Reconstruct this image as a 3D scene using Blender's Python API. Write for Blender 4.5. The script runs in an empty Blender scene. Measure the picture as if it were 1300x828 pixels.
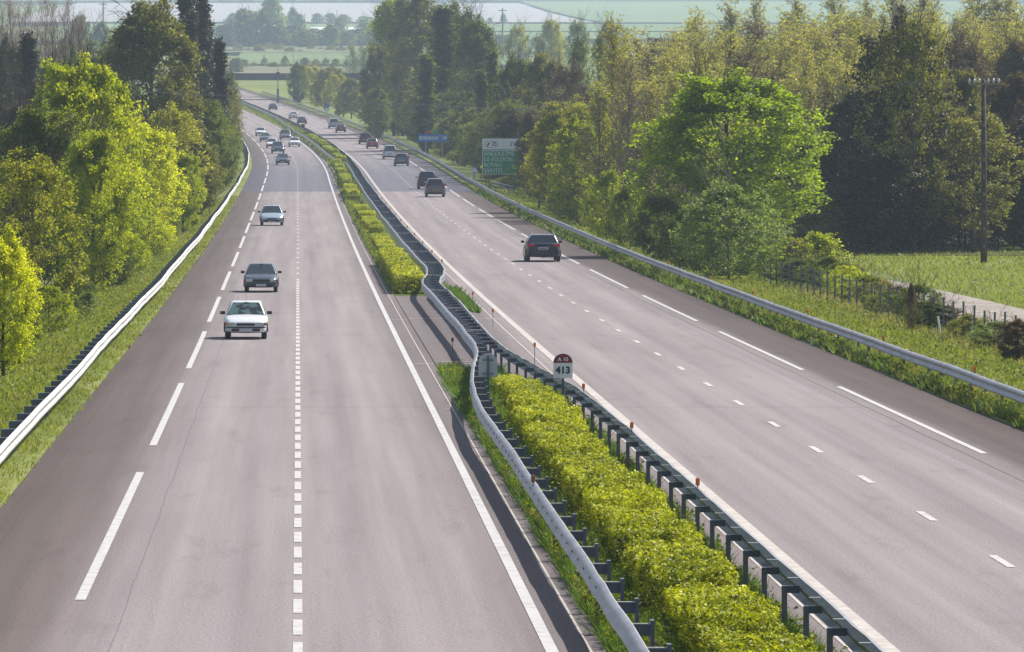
import bpy, bmesh, math, random
import numpy as np
from mathutils import Vector
rnd = random.Random(7); R = math.radians
sc = bpy.context.scene
col = sc.collection
F = 8600.0; HC = 6.8; XV = 378.0; YV = 175.0      # focal length and road vanishing point in photograph pixels

# ------------------------------------------------------------------ materials
M = {}
def nmat(name):
    m = bpy.data.materials.new(name); m.use_nodes = True
    nt = m.node_tree; b = nt.nodes['Principled BSDF']
    M[name] = m
    return m, nt, b
def N(nt, t, **kw):
    n = nt.nodes.new(t)
    for k, v in kw.items():
        if k in n.inputs: n.inputs[k].default_value = v
        else: setattr(n, k, v)
    return n
def ramp(nt, stops, interp='LINEAR'):
    n = nt.nodes.new('ShaderNodeValToRGB'); cr = n.color_ramp; cr.interpolation = interp
    while len(cr.elements) < len(stops): cr.elements.new(0.5)
    for e, (p, c) in zip(cr.elements, stops):
        e.position = p; e.color = (c[0], c[1], c[2], 1)
    return n
def mathn(nt, op, a, b=None, c=None):
    n = nt.nodes.new('ShaderNodeMath'); n.operation = op
    for i, v in enumerate((a, b, c)):
        if v is None: continue
        if isinstance(v, (int, float)): n.inputs[i].default_value = v
        else: nt.links.new(v, n.inputs[i])
    return n.outputs[0]
def mixc(nt, fac, a, b, mode='MIX'):
    n = nt.nodes.new('ShaderNodeMix'); n.data_type = 'RGBA'; n.blend_type = mode
    for s, v in ((n.inputs[0], fac), (n.inputs[6], a), (n.inputs[7], b)):
        if isinstance(v, (int, float)): s.default_value = v
        elif isinstance(v, tuple): s.default_value = (v[0], v[1], v[2], 1)
        else: nt.links.new(v, s)
    return n.outputs[2]
def simple(name, c, rough=0.6, metal=0.0, var=0.12, scale=3.0, coat=0.0, bump=0.0):
    m, nt, b = nmat(name)
    tc = N(nt, 'ShaderNodeTexCoord'); no = N(nt, 'ShaderNodeTexNoise', Scale=scale, Detail=6.0)
    nt.links.new(tc.outputs['Object'], no.inputs['Vector'])
    r = ramp(nt, [(0.3, [x*(1-var) for x in c]), (0.7, [min(1, x*(1+var)) for x in c])])
    nt.links.new(no.outputs['Fac'], r.inputs[0]); nt.links.new(r.outputs[0], b.inputs['Base Color'])
    b.inputs['Roughness'].default_value = rough; b.inputs['Metallic'].default_value = metal
    b.inputs['Coat Weight'].default_value = coat
    if bump:
        bu = N(nt, 'ShaderNodeBump', Strength=bump); nt.links.new(no.outputs['Fac'], bu.inputs['Height']); nt.links.new(bu.outputs[0], b.inputs['Normal'])
    return m
def leafmat(name, c1, c2, trans=0.45, scale=0.35, huevar=0.25):
    """leaf faces: diffuse + translucent, colour drifting between clumps and from tree to tree"""
    m = bpy.data.materials.new(name); m.use_nodes = True; nt = m.node_tree; M[name] = m
    nt.nodes.remove(nt.nodes['Principled BSDF']); out = nt.nodes['Material Output']
    geo = N(nt, 'ShaderNodeNewGeometry'); oi = N(nt, 'ShaderNodeObjectInfo')
    no = N(nt, 'ShaderNodeTexNoise', Scale=scale, Detail=3.0); nt.links.new(geo.outputs['Position'], no.inputs['Vector'])
    f = mathn(nt, 'ADD', mathn(nt, 'MULTIPLY', no.outputs['Fac'], 0.9), mathn(nt, 'MULTIPLY_ADD', geo.outputs['Random Per Island'], 0.36, -0.18))
    f = mathn(nt, 'ADD', f, mathn(nt, 'MULTIPLY_ADD', oi.outputs['Random'], huevar, -huevar/2))
    r = ramp(nt, [(0.2, c1), (0.75, c2)]); nt.links.new(f, r.inputs[0])
    d = N(nt, 'ShaderNodeBsdfPrincipled', Roughness=0.5); d.inputs['Specular IOR Level'].default_value = 0.15
    t = N(nt, 'ShaderNodeBsdfTranslucent')
    nt.links.new(r.outputs[0], d.inputs['Base Color'])
    tcol = mixc(nt, 1.0, r.outputs[0], (1.5, 1.45, 0.6), 'MULTIPLY')
    nt.links.new(tcol, t.inputs['Color'])
    mx = N(nt, 'ShaderNodeMixShader'); mx.inputs[0].default_value = trans
    nt.links.new(d.outputs[0], mx.inputs[1]); nt.links.new(t.outputs[0], mx.inputs[2]); nt.links.new(mx.outputs[0], out.inputs['Surface'])
    return m

def road_material():
    m, nt, b = nmat('asphalt')
    uv = N(nt, 'ShaderNodeUVMap'); sx = N(nt, 'ShaderNodeSeparateXYZ'); nt.links.new(uv.outputs[0], sx.inputs[0])
    t, d = sx.outputs[0], sx.outputs[1]
    # long streaky noise, slightly wandering along the lane
    def noise(sc_t, sc_d, detail=4.0, rough=0.55):
        cb = N(nt, 'ShaderNodeCombineXYZ'); nt.links.new(mathn(nt, 'MULTIPLY', t, sc_t), cb.inputs[0]); nt.links.new(mathn(nt, 'MULTIPLY', d, sc_d), cb.inputs[1])
        n = N(nt, 'ShaderNodeTexNoise', Scale=1.0, Detail=detail, Roughness=rough); nt.links.new(cb.outputs[0], n.inputs['Vector']); return n.outputs['Fac']
    wob = mathn(nt, 'MULTIPLY_ADD', noise(0.0, 0.035), 0.5, -0.25)
    tw = mathn(nt, 'ADD', t, wob)
    f = mathn(nt, 'DIVIDE', mathn(nt, 'ADD', tw, 7.0), 25.0)
    P = lambda v: (v + 7.0) / 25.0
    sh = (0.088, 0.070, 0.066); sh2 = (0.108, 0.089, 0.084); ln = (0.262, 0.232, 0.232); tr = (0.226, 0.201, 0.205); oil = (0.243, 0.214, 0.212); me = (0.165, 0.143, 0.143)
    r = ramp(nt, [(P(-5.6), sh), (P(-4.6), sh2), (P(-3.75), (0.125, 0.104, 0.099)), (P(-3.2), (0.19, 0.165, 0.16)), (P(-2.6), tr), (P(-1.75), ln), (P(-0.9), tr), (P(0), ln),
                  (P(0.9), tr), (P(1.7), ln), (P(2.6), oil), (P(3.5), me), (P(6.9), me), (P(7.6), oil), (P(8.6), tr), (P(9.5), ln), (P(10.4), tr), (P(11.3), ln),
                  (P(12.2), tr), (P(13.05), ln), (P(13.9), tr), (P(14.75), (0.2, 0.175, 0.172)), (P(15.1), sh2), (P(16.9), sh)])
    nt.links.new(f, r.inputs[0])
    c = r.outputs[0]
    s = noise(2.2, 0.02, 5.0)      # streaks along the lanes
    rs = ramp(nt, [(0.3, (0.86,)*3), (0.7, (1.12,)*3)]); nt.links.new(s, rs.inputs[0]); c = mixc(nt, 1.0, c, rs.outputs[0], 'MULTIPLY')
    s = noise(0.35, 0.03, 4.0)      # broad tone changes
    rs = ramp(nt, [(0.3, (0.93, 0.92, 0.93)), (0.7, (1.06, 1.06, 1.06))]); nt.links.new(s, rs.inputs[0]); c = mixc(nt, 1.0, c, rs.outputs[0], 'MULTIPLY')
    s = noise(24.0, 6.0, 3.0, 0.9)      # aggregate grain
    rs = ramp(nt, [(0.32, (0.72,)*3), (0.68, (1.28,)*3)]); nt.links.new(s, rs.inputs[0]); c = mixc(nt, 1.0, c, rs.outputs[0], 'MULTIPLY')
    s = noise(0.9, 0.12, 6.0, 0.7)      # stains
    rs = ramp(nt, [(0.56, (1,)*3), (0.75, (0.8, 0.78, 0.78))]); nt.links.new(s, rs.inputs[0]); c = mixc(nt, 1.0, c, rs.outputs[0], 'MULTIPLY')
    # an older, bluish stretch of pavement further up, with a sharp joint at its near end
    a = mathn(nt, 'GREATER_THAN', d, 648.0); z = N(nt, 'ShaderNodeMapRange'); nt.links.new(d, z.inputs[0]); z.inputs[1].default_value = 760; z.inputs[2].default_value = 980; z.inputs[3].default_value = 1; z.inputs[4].default_value = 0
    a = mathn(nt, 'MULTIPLY', a, z.outputs[0])
    c = mixc(nt, mathn(nt, 'MULTIPLY', a, 0.62), c, (0.075, 0.09, 0.125))
    # sealed joints: fine dark lines running along the lane and across it
    def line(src, at, w, dark, wsc=0.05):
        nonlocal c
        v = mathn(nt, 'ABSOLUTE', mathn(nt, 'SUBTRACT', mathn(nt, 'ADD', src, mathn(nt, 'MULTIPLY_ADD', noise(0.0 if src is t else 0.5, wsc if src is t else 0.0, 5.0), 0.16, -0.08)), at))
        c = mixc(nt, mathn(nt, 'MULTIPLY', mathn(nt, 'LESS_THAN', v, w), dark), c, (0.06, 0.05, 0.05))
    line(t, -2.5, 0.010, 0.4, 0.12); line(t, 14.35, 0.02, 0.8, 0.1); line(t, 13.95, 0.012, 0.4, 0.2); line(t, -5.0, 0.02, 0.3, 0.2)
    for dd in (171.0, 233.0, 322.0, 452.0, 648.0): line(d, dd, 0.12, 0.35)
    b.inputs['Roughness'].default_value = 0.9; b.inputs['Specular IOR Level'].default_value = 0.08
    nt.links.new(c, b.inputs['Base Color'])
    bu = N(nt, 'ShaderNodeBump', Strength=0.25, Distance=0.01); nt.links.new(noise(30.0, 30.0, 2.0, 0.8), bu.inputs['Height']); nt.links.new(bu.outputs[0], b.inputs['Normal'])
road_material()

def ground_material(name, cols, s1=0.05, s2=1.2, stretch=1.0):
    m, nt, b = nmat(name)
    geo = N(nt, 'ShaderNodeNewGeometry'); mp = N(nt, 'ShaderNodeMapping'); mp.inputs['Scale'].default_value = (1, stretch, 1)
    nt.links.new(geo.outputs['Position'], mp.inputs[0])
    n1 = N(nt, 'ShaderNodeTexNoise', Scale=s1, Detail=5.0); n2 = N(nt, 'ShaderNodeTexNoise', Scale=s2, Detail=8.0, Roughness=0.7)
    nt.links.new(mp.outputs[0], n1.inputs['Vector']); nt.links.new(mp.outputs[0], n2.inputs['Vector'])
    f = mathn(nt, 'ADD', mathn(nt, 'MULTIPLY', n1.outputs['Fac'], 0.5), mathn(nt, 'MULTIPLY', n2.outputs['Fac'], 0.5))
    n = len(cols); r = ramp(nt, [(0.36 + 0.28*i/(n-1), c) for i, c in enumerate(cols)]); nt.links.new(f, r.inputs[0])
    nt.links.new(r.outputs[0], b.inputs['Base Color']); b.inputs['Roughness'].default_value = 0.95; b.inputs['Specular IOR Level'].default_value = 0.1
ground_material('turf', [(0.07, 0.10, 0.02), (0.12, 0.155, 0.032), (0.165, 0.19, 0.05), (0.22, 0.21, 0.085)])
ground_material('median_soil', [(0.09, 0.075, 0.05), (0.06, 0.09, 0.02), (0.1, 0.13, 0.03)], 0.3, 3.0)
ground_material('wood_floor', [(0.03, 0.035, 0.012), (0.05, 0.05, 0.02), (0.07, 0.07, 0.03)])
ground_material('farm_green', [(0.085, 0.14, 0.05), (0.13, 0.185, 0.07), (0.15, 0.2, 0.09)], 0.003, 0.03)
ground_material('farm_straw', [(0.16, 0.18, 0.11), (0.22, 0.21, 0.15), (0.15, 0.18, 0.11)], 0.003, 0.05)
ground_material('scrub', [(0.10, 0.12, 0.05), (0.15, 0.15, 0.08), (0.19, 0.17, 0.11)], 0.01, 0.1)
ground_material('track_gravel', [(0.2, 0.175, 0.15), (0.3, 0.265, 0.23), (0.36, 0.325, 0.29)], 0.4, 5.0)
ground_material('far_hill', [(0.06, 0.09, 0.06), (0.1, 0.13, 0.08)], 0.002, 0.01)
# vineyard rows: pale soil with thin darker rows
m, nt, b = nmat('vineyard')
geo = N(nt, 'ShaderNodeNewGeometry'); wv = N(nt, 'ShaderNodeTexWave', Scale=0.08, Distortion=2.5, Detail=3.0); nt.links.new(geo.outputs['Position'], wv.inputs['Vector'])
r = ramp(nt, [(0.35, (0.30, 0.27, 0.28)), (0.65, (0.25, 0.24, 0.23))]); nt.links.new(wv.outputs['Fac'], r.inputs[0]); nt.links.new(r.outputs[0], b.inputs['Base Color']); b.inputs['Roughness'].default_value = 0.95

m, nt, b = nmat('line_paint')
uv = N(nt, 'ShaderNodeTexCoord'); no = N(nt, 'ShaderNodeTexNoise', Scale=2.5, Detail=8.0, Roughness=0.75); nt.links.new(uv.outputs['Object'], no.inputs['Vector'])
r = ramp(nt, [(0.36, (0.27, 0.25, 0.25)), (0.46, (0.44, 0.42, 0.41)), (0.7, (0.56, 0.54, 0.53))]); nt.links.new(no.outputs['Fac'], r.inputs[0]); nt.links.new(r.outputs[0], b.inputs['Base Color']); b.inputs['Roughness'].default_value = 0.6
m, nt, b = nmat('line_paint_dusty')
uv = N(nt, 'ShaderNodeTexCoord'); no = N(nt, 'ShaderNodeTexNoise', Scale=2.0, Detail=8.0, Roughness=0.8); nt.links.new(uv.outputs['Object'], no.inputs['Vector'])
r = ramp(nt, [(0.3, (0.25, 0.22, 0.2)), (0.5, (0.42, 0.38, 0.35)), (0.75, (0.6, 0.56, 0.52))]); nt.links.new(no.outputs['Fac'], r.inputs[0]); nt.links.new(r.outputs[0], b.inputs['Base Color']); b.inputs['Roughness'].default_value = 0.7

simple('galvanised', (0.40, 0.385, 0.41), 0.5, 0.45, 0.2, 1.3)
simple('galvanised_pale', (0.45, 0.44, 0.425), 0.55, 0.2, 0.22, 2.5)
simple('steel_bolt_shaded_beam', (0.13, 0.135, 0.16), 0.5, 0.4, 0.25, 2.0)  # bolts, and galvanised beam back with its shade darkened into the colour
simple('steel_post', (0.13, 0.15, 0.19), 0.6, 0.3, 0.25, 2.0)
simple('sign_back', (0.5, 0.53, 0.54), 0.6, 0.2, 0.1, 6.0)
simple('sign_white', (0.78, 0.8, 0.82), 0.45, 0, 0.04)
simple('sign_maroon', (0.2, 0.012, 0.035), 0.45, 0, 0.05)
simple('sign_black', (0.02, 0.02, 0.025), 0.5)
simple('sign_green', (0.0, 0.25, 0.12), 0.45, 0, 0.05)
simple('sign_blue', (0.02, 0.14, 0.5), 0.45, 0, 0.05)
simple('sign_red', (0.38, 0.015, 0.02), 0.45, 0, 0.05)
simple('reflector_orange', (0.72, 0.16, 0.02), 0.35, 0, 0.15, 20)
simple('reflector_brown', (0.16, 0.03, 0.02), 0.4, 0, 0.15, 20)
simple('white_plastic', (0.8, 0.8, 0.8), 0.4, 0, 0.05)
simple('rust', (0.3, 0.14, 0.08), 0.8, 0, 0.3, 6)
simple('concrete', (0.3, 0.29, 0.28), 0.9, 0, 0.15, 1.0)
simple('bridge_steel', (0.05, 0.05, 0.06), 0.7, 0, 0.2, 0.5)
simple('creosote_wood', (0.06, 0.042, 0.045), 0.9, 0, 0.3, 3.0)
simple('white_wall', (0.8, 0.8, 0.78), 0.8, 0, 0.05)
simple('bark', (0.085, 0.065, 0.05), 0.95, 0, 0.35, 4.0, bump=0.4)
simple('bark_pale', (0.2, 0.165, 0.13), 0.95, 0, 0.3, 4.0)
simple('bark_red', (0.2, 0.12, 0.11), 0.95, 0, 0.25, 2.0)
simple('tyre', (0.018, 0.018, 0.02), 0.85)
simple('rim', (0.45, 0.46, 0.48), 0.35, 0.8)
simple('black_trim', (0.02, 0.02, 0.024), 0.5)
simple('plate_white', (0.6, 0.6, 0.62), 0.5); simple('plate_yellow', (0.55, 0.25, 0.04), 0.5)
simple('lamp_clear', (0.55, 0.6, 0.66), 0.12, 0.5); simple('lamp_amber', (0.5, 0.12, 0.04), 0.2); simple('lamp_red', (0.42, 0.01, 0.015), 0.2)
m, nt, b = nmat('car_glass'); b.inputs['Base Color'].default_value = (0.028, 0.04, 0.05, 1); b.inputs['Roughness'].default_value = 0.06; b.inputs['Coat Weight'].default_value = 0.6
m, nt, b = nmat('car_glass_painted_reflection'); tc = N(nt, 'ShaderNodeTexCoord'); no = N(nt, 'ShaderNodeTexNoise', Scale=3.2, Detail=2.0); nt.links.new(tc.outputs['Object'], no.inputs['Vector']); r = ramp(nt, [(0.42, (0.03, 0.04, 0.045)), (0.52, (0.10, 0.16, 0.16))]); nt.links.new(no.outputs['Fac'], r.inputs[0]); nt.links.new(r.outputs[0], b.inputs['Base Color']); b.inputs['Roughness'].default_value = 0.12  # pale and dark noise patches in the colour imitate reflections on the glass
for n_, c_ in dict(paint_white=(0.72, 0.73, 0.74), paint_navy=(0.05, 0.068, 0.082), paint_silver=(0.36, 0.44, 0.52), paint_black=(0.012, 0.012, 0.03), paint_grey=(0.13, 0.12, 0.15),
                   paint_dark=(0.05, 0.05, 0.075), paint_red=(0.2, 0.012, 0.03), paint_plum=(0.07, 0.02, 0.035), paint_lightgrey=(0.36, 0.42, 0.5)).items():
    simple(n_, c_, 0.28, 0.25 if n_ not in ('paint_white', 'paint_red') else 0.0, 0.03, 1.0, coat=0.5)

leafmat('leaf_bright', (0.17, 0.23, 0.004), (0.52, 0.57, 0.012), 0.5, 0.5)
leafmat('leaf_lime', (0.26, 0.33, 0.006), (0.66, 0.68, 0.02), 0.52, 0.45)
leafmat('leaf_yellow', (0.22, 0.24, 0.01), (0.48, 0.48, 0.025), 0.5, 0.5)
leafmat('leaf_mid', (0.065, 0.095, 0.008), (0.20, 0.25, 0.025), 0.42, 0.4)
leafmat('leaf_olive', (0.12, 0.13, 0.02), (0.30, 0.30, 0.055), 0.42, 0.4)
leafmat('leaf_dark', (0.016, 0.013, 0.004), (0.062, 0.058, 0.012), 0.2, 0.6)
leafmat('leaf_poplar', (0.25, 0.25, 0.05), (0.48, 0.46, 0.11), 0.48, 0.25, 0.15)
leafmat('leaf_brown', (0.085, 0.06, 0.03), (0.17, 0.12, 0.06), 0.35, 0.4)
leafmat('leaf_grey', (0.11, 0.17, 0.04), (0.25, 0.33, 0.09), 0.42, 0.8)
leafmat('leaf_hedge', (0.11, 0.15, 0.005), (0.66, 0.68, 0.010), 0.24, 2.4, 0.15)
leafmat('leaf_hedge_far', (0.12, 0.16, 0.008), (0.40, 0.45, 0.03), 0.35, 0.5, 0.5)
leafmat('leaf_maple', (0.12, 0.20, 0.003), (0.42, 0.53, 0.008), 0.5, 0.6)
leafmat('leaf_reddish', (0.18, 0.10, 0.09), (0.3, 0.2, 0.16), 0.3, 0.3)
leafmat('grass_blade', (0.12, 0.16, 0.024), (0.32, 0.36, 0.075), 0.35, 0.5)
leafmat('grass_dry', (0.15, 0.15, 0.05), (0.33, 0.3, 0.13), 0.4, 0.6)
leafmat('weed_blade', (0.06, 0.12, 0.02), (0.16, 0.26, 0.05), 0.4, 1.5)

# ------------------------------------------------------------------ objects, meshes
def link(name, me, mat=None, parent=None, loc=(0, 0, 0)):
    o = bpy.data.objects.new(name, me); col.objects.link(o); o.location = loc
    if mat and me and not me.materials: me.materials.append(M[mat])
    if parent: o.parent = parent
    return o
def tag(o, label, cat, group=None):
    o['label'] = label; o['category'] = cat
    if group: o['group'] = group
    return o
def thing(name, label, cat, loc=(0, 0, 0), rotz=0, group=None):
    o = bpy.data.objects.new(name, None); col.objects.link(o); o.location = loc; o.rotation_euler = (0, 0, rotz); o.empty_display_size = 0.2
    return tag(o, label, cat, group)
def kind(o, k): o['kind'] = k; return o
def npmesh(name, V, Fc, smooth=False):
    V = np.asarray(V, dtype=np.float32); Fc = np.asarray(Fc, dtype=np.int32); k = Fc.shape[1]
    me = bpy.data.meshes.new(name); me.vertices.add(len(V)); me.vertices.foreach_set('co', V.ravel())
    me.loops.add(Fc.size); me.loops.foreach_set('vertex_index', Fc.ravel())
    me.polygons.add(len(Fc)); me.polygons.foreach_set('loop_start', np.arange(0, Fc.size, k, dtype=np.int32)); me.polygons.foreach_set('loop_total', np.full(len(Fc), k, dtype=np.int32))
    if smooth: me.polygons.foreach_set('use_smooth', np.ones(len(Fc), dtype=bool))
    me.update(calc_edges=True); return me
class MB:
    def __init__(s): s.v = []; s.f = []
    def add(s, vs, fs):
        n = len(s.v); s.v += [tuple(p) for p in vs]; s.f += [tuple(i + n for i in f) for f in fs]; return s
    def box(s, c, d, rz=0.0, rx=0.0):
        cz, sz, cx, sx = math.cos(rz), math.sin(rz), math.cos(rx), math.sin(rx); vs = []
        for z in (-1, 1):
            for x, y in ((-1, -1), (1, -1), (1, 1), (-1, 1)):
                X, Y, Z = x*d[0]/2, y*d[1]/2, z*d[2]/2
                Y, Z = Y*cx - Z*sx, Y*sx + Z*cx
                vs.append((c[0] + X*cz - Y*sz, c[1] + X*sz + Y*cz, c[2] + Z))
        return s.add(vs, [(3, 2, 1, 0), (4, 5, 6, 7), (0, 1, 5, 4), (1, 2, 6, 5), (2, 3, 7, 6), (3, 0, 4, 7)])
    def tube(s, pts, rad, n=6, cap=True):
        pts = [Vector(p) for p in pts]; rad = rad if isinstance(rad, (list, tuple)) else [rad]*len(pts); base = len(s.v)
        for i, p in enumerate(pts):
            d = (pts[min(i+1, len(pts)-1)] - pts[max(i-1, 0)]).normalized()
            a = d.orthogonal().normalized() if abs(d.z) < 0.99 else Vector((1, 0, 0)); b = d.cross(a)
            for k in range(n):
                th = 2*math.pi*k/n; s.v.append(tuple(p + (a*math.cos(th) + b*math.sin(th))*rad[i]))
        for i in range(len(pts)-1):
            for k in range(n): s.f.append((base+i*n+k, base+i*n+(k+1) % n, base+(i+1)*n+(k+1) % n, base+(i+1)*n+k))
        if cap: s.f.append(tuple(base+k for k in range(n))[::-1]); s.f.append(tuple(base+(len(pts)-1)*n+k for k in range(n)))
        return s
    def mesh(s, name, smooth=False):
        me = bpy.data.meshes.new(name); me.from_pydata(s.v, [], s.f); me.update()
        if smooth: me.polygons.foreach_set('use_smooth', [True]*len(me.polygons))
        return me
    def build(s, name, mat, parent=None, smooth=False, loc=(0, 0, 0)):
        return link(name, s.mesh(name, smooth), mat, parent, loc)
def bevel(o, w, seg=2):
    md = o.modifiers.new('bevel', 'BEVEL'); md.width = w; md.segments = seg; md.limit_method = 'ANGLE'; md.angle_limit = R(35); return o

# ------------------------------------------------------------------ lie of the land
ZA = [(1700, 109.6), (1850, 103), (2100, 95), (2300, 89), (2650, 76), (3000, 63), (3300, 57), (3900, 43), (4500, 30), (5200, 17), (6000, 5), (7000, -12), (8000, -30), (9000, -52)]
ZD = np.array([a for a, _ in ZA], float); ZZ = np.array([HC + (YV - y)*a/F for a, y in ZA])
def rz(D):
    D = np.asarray(D, float)
    return np.where(D <= 1700, 0.0775*np.maximum(np.minimum(D, 1700)-220, 0)**2/F, np.interp(D, ZD, ZZ))
def cv(D):
    D = np.asarray(D, float)
    return np.where(D <= 2000, -3.67e-5*np.maximum(np.minimum(D, 2000)-760, 0)**2, -56.4 - 0.091*(D-2000))
def cross(t):
    t = np.asarray(t, float)
    g = np.where(t < -6.3, -0.24*np.minimum(-6.3-t, 5.5), 0.0)
    return np.where(t > 18.3, -0.13*np.minimum(t-18.3, 5.5), g)
def gz(t, D):
    fade = np.clip((2000-np.asarray(D, float))/400, 0, 1)
    return rz(D) + cross(t)*fade
def P(t, D, dz=0.0): return (float(t + cv(D)), float(D), float(gz(t, D)) + dz)
def px(x, D): return (x - XV)*D/F                     # world X of photograph column x at distance D
def tx(x, D): return float(px(x, D) - cv(D))

def sheet(name, Ds, Ts, mat, dz, uv=False, smooth=True, wav=None):
    """ground sheet: rows along D, columns at offsets T (a list, or a function of D)"""
    V = []; UV = []
    for D in Ds:
        for t in (Ts(D) if callable(Ts) else Ts):
            x, y, z = P(t, D, dz); V.append((x, y, z + (wav(x, y, t) if wav else 0))); UV.append((t, D))
    n = len(Ts(Ds[0]) if callable(Ts) else Ts); Fc = []
    for i in range(len(Ds)-1):
        for j in range(n-1): Fc.append((i*n+j, i*n+j+1, (i+1)*n+j+1, (i+1)*n+j))
    me = npmesh(name, V, Fc, smooth)
    if uv:
        l = me.uv_layers.new(name='UVMap'); idx = np.zeros(len(me.loops), np.int32); me.loops.foreach_get('vertex_index', idx)
        l.data.foreach_set('uv', np.array(UV, np.float32)[idx].ravel())
    return link(name, me, mat)
DS = list(range(-60, 1701, 10)) + list(range(1725, 2301, 25)) + list(range(2400, 9001, 100))
TT = [-2300, -1200, -600, -300, -150, -80, -40, -25, -18, -14.5, -11.8, -10, -8, -7, -6.3, -5.9, -5.5, -5.4, 0, 4.05, 6.95, 8, 14, 16.8, 16.9, 17.3, 18.3, 20, 22, 23.8, 26, 30, 36, 45, 60, 90, 150, 300, 600, 1200, 2300]
def wav(x, y, t):
    w = (-0.06 if -5.45 < t < 16.85 else (0.03 if -7 < t < 18 else 0)) if y < 2000 else 0
    if abs(t - 5.5) > 30 and y > 1000: w += 0.25*math.sin(x*0.05+1)*math.sin(y*0.03)
    if y > 2500: w += 1.5*math.sin(x*0.004)*math.sin(y*0.002+1)
    return w
kind(sheet('ground', DS, TT, 'turf', 0.0, wav=wav), 'structure')
DR = [d for d in DS if d <= 2000]
road = kind(sheet('road', DR, [-5.5, -3.5, 0, 3.4, 4.12], 'asphalt', 0.0, uv=True), 'structure')
road2 = kind(sheet('road', DR, [6.92, 8, 11, 14.8, 16.9], 'asphalt', 0.0, uv=True), 'structure')
kind(sheet('median_ground', DR, [4.122, 5.5, 6.918], 'median_soil', 0.008), 'structure')
cross_over = kind(sheet('road', [188+i*5 for i in range(21)], [4.13, 5.5, 6.91], 'asphalt', 0.02, uv=True), 'structure')
kind(sheet('track', list(range(200, 385, 8)), lambda D: [27.4+0.35*math.sin(D*0.06)+max(0, (D-340))**1.3*-0.02, 28.6+0.3*math.sin(D*0.05)+max(0, (D-340))**1.3*-0.02, 30.0+max(0, (D-340))**1.3*-0.02, 31.0+0.4*math.sin(D*0.045+1)+max(0, (D-340))**1.3*-0.02], 'track_gravel', 0.05), 'structure')
# the floor of the wood, right
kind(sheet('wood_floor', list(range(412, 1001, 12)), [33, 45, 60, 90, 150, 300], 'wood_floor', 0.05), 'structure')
# fields on the far hillside
def field(name, D0, D1, x0, x1, mat, dz):
    Ds = list(np.linspace(D0, D1, 14)); V = []
    for D in Ds:
        for k in range(9):
            x = px(x0+(x1-x0)*k/8, (D0+D1)/2) ; V.append((x, D, float(gz(x-float(cv(D)), D))+dz+(1.5*math.sin(x*0.004)*math.sin(D*0.002+1))))
    n = 9; Fc = [(i*n+j, i*n+j+1, (i+1)*n+j+1, (i+1)*n+j) for i in range(13) for j in range(8)]
    return kind(link(name, npmesh(name, V, Fc, True), mat), 'structure')
field('scrub_field', 1980, 2330, 60, 560, 'scrub', 1.0)
field('green_field', 2345, 2760, 300, 640, 'farm_green', 1.6)
field('meadow', 2780, 3000, 60, 700, 'scrub', 1.5)
field('vineyard', 4300, 5750, 60, 700, 'vineyard', 3.0)
field('green_field', 3350, 4260, 60, 470, 'farm_green', 2.2)
field('green_field', 4290, 5900, 705, 1400, 'farm_green', 3.0)
field('green_field', 3300, 4260, 480, 1400, 'farm_green', 2.2)
field('pale_field', 5950, 7000, -200, 1700, 'farm_straw', 3.5)
field('far_hill', 6150, 8990, -300, 620, 'far_hill', 6.0)

# ------------------------------------------------------------------ painted markings (parts of the roads)
class Mark:
    def __init__(s, dz=0.007): s.V = []; s.F = []; s.dz = dz
    def seg(s, t0, t1, D0, D1, step=10):
        ds = [D0] + [d for d in range(int(D0//10)*10, int(D1)+11, 10) if D0 < d < D1] + [D1]
        b = len(s.V)
        for D in ds:
            lo, hi = math.floor(D/10)*10, math.floor(D/10)*10+10; u = (D-lo)/10
            for t in ((t0(D), t1(D)) if callable(t0) else (t0, t1)): s.V.append((t + (1-u)*float(cv(lo)) + u*float(cv(hi)), D, (1-u)*float(rz(lo)) + u*float(rz(hi)) + s.dz + (0.00001*D)))
        for i in range(len(ds)-1): s.F.append((b+2*i, b+2*i+1, b+2*i+3, b+2*i+2))
    def build(s, par, name='lane_marking', mat='line_paint'): return link(name, npmesh(name, s.V, s.F), mat, par)
a = Mark()
a.seg(3.28, 3.45, -50, 1990); a.build(road, 'edge_line')
a = Mark(); a.seg(3.865, 3.9, -50, 1000)
for d in (203.5, 253.0): a.seg(3.5, 4.1, d-0.12, d+0.12)
a.build(road, 'joint_line', 'line_paint_dusty')
ts = lambda D: float(np.interp(D, [150, 216, 318, 470], [-3.2, -3.23, -3.36, -3.47]))
a = Mark(); d = -0.4
while d < 1700: a.seg(lambda D: ts(D)-.08, lambda D: ts(D)+.08, d, d+38); d += 50
a.build(road, 'shoulder_line')
a = Mark(); d = 106.8-4.25*30
while d < 318: a.seg(-0.066, 0.066, d-1.45, d+1.45); d += 4.25
d = 320
while d < 1600: a.seg(-0.06, 0.06, d-1.5, d+1.5); d += 13
a.build(road)
a = Mark(); a.seg(7.74, 7.97, -50, 1990); a.build(road2, 'edge_line', 'line_paint_dusty')
a = Mark(); a.seg(7.3, 7.35, -50, 900)
for d in (205.0, 254.0): a.seg(6.95, 7.72, d-0.12, d+0.12)
a.build(road2, 'joint_line', 'line_paint_dusty')
a = Mark(0.03)
for d in (205.0, 253.5): a.seg(4.15, 6.9, d-0.12, d+0.12)
a.build(cross_over, 'joint_line', 'line_paint_dusty')
a = Mark(); d = 108.7-13*9
while d < 1600: a.seg(11.23, 11.37, d-1.5, d+1.5); d += 13
a.build(road2)
a = Mark(); d = 145.8-52.5*3
while d < 1650: a.seg(14.70, 14.85, d, d+39.2); d += 52.5
a.build(road2, 'shoulder_line')

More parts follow.
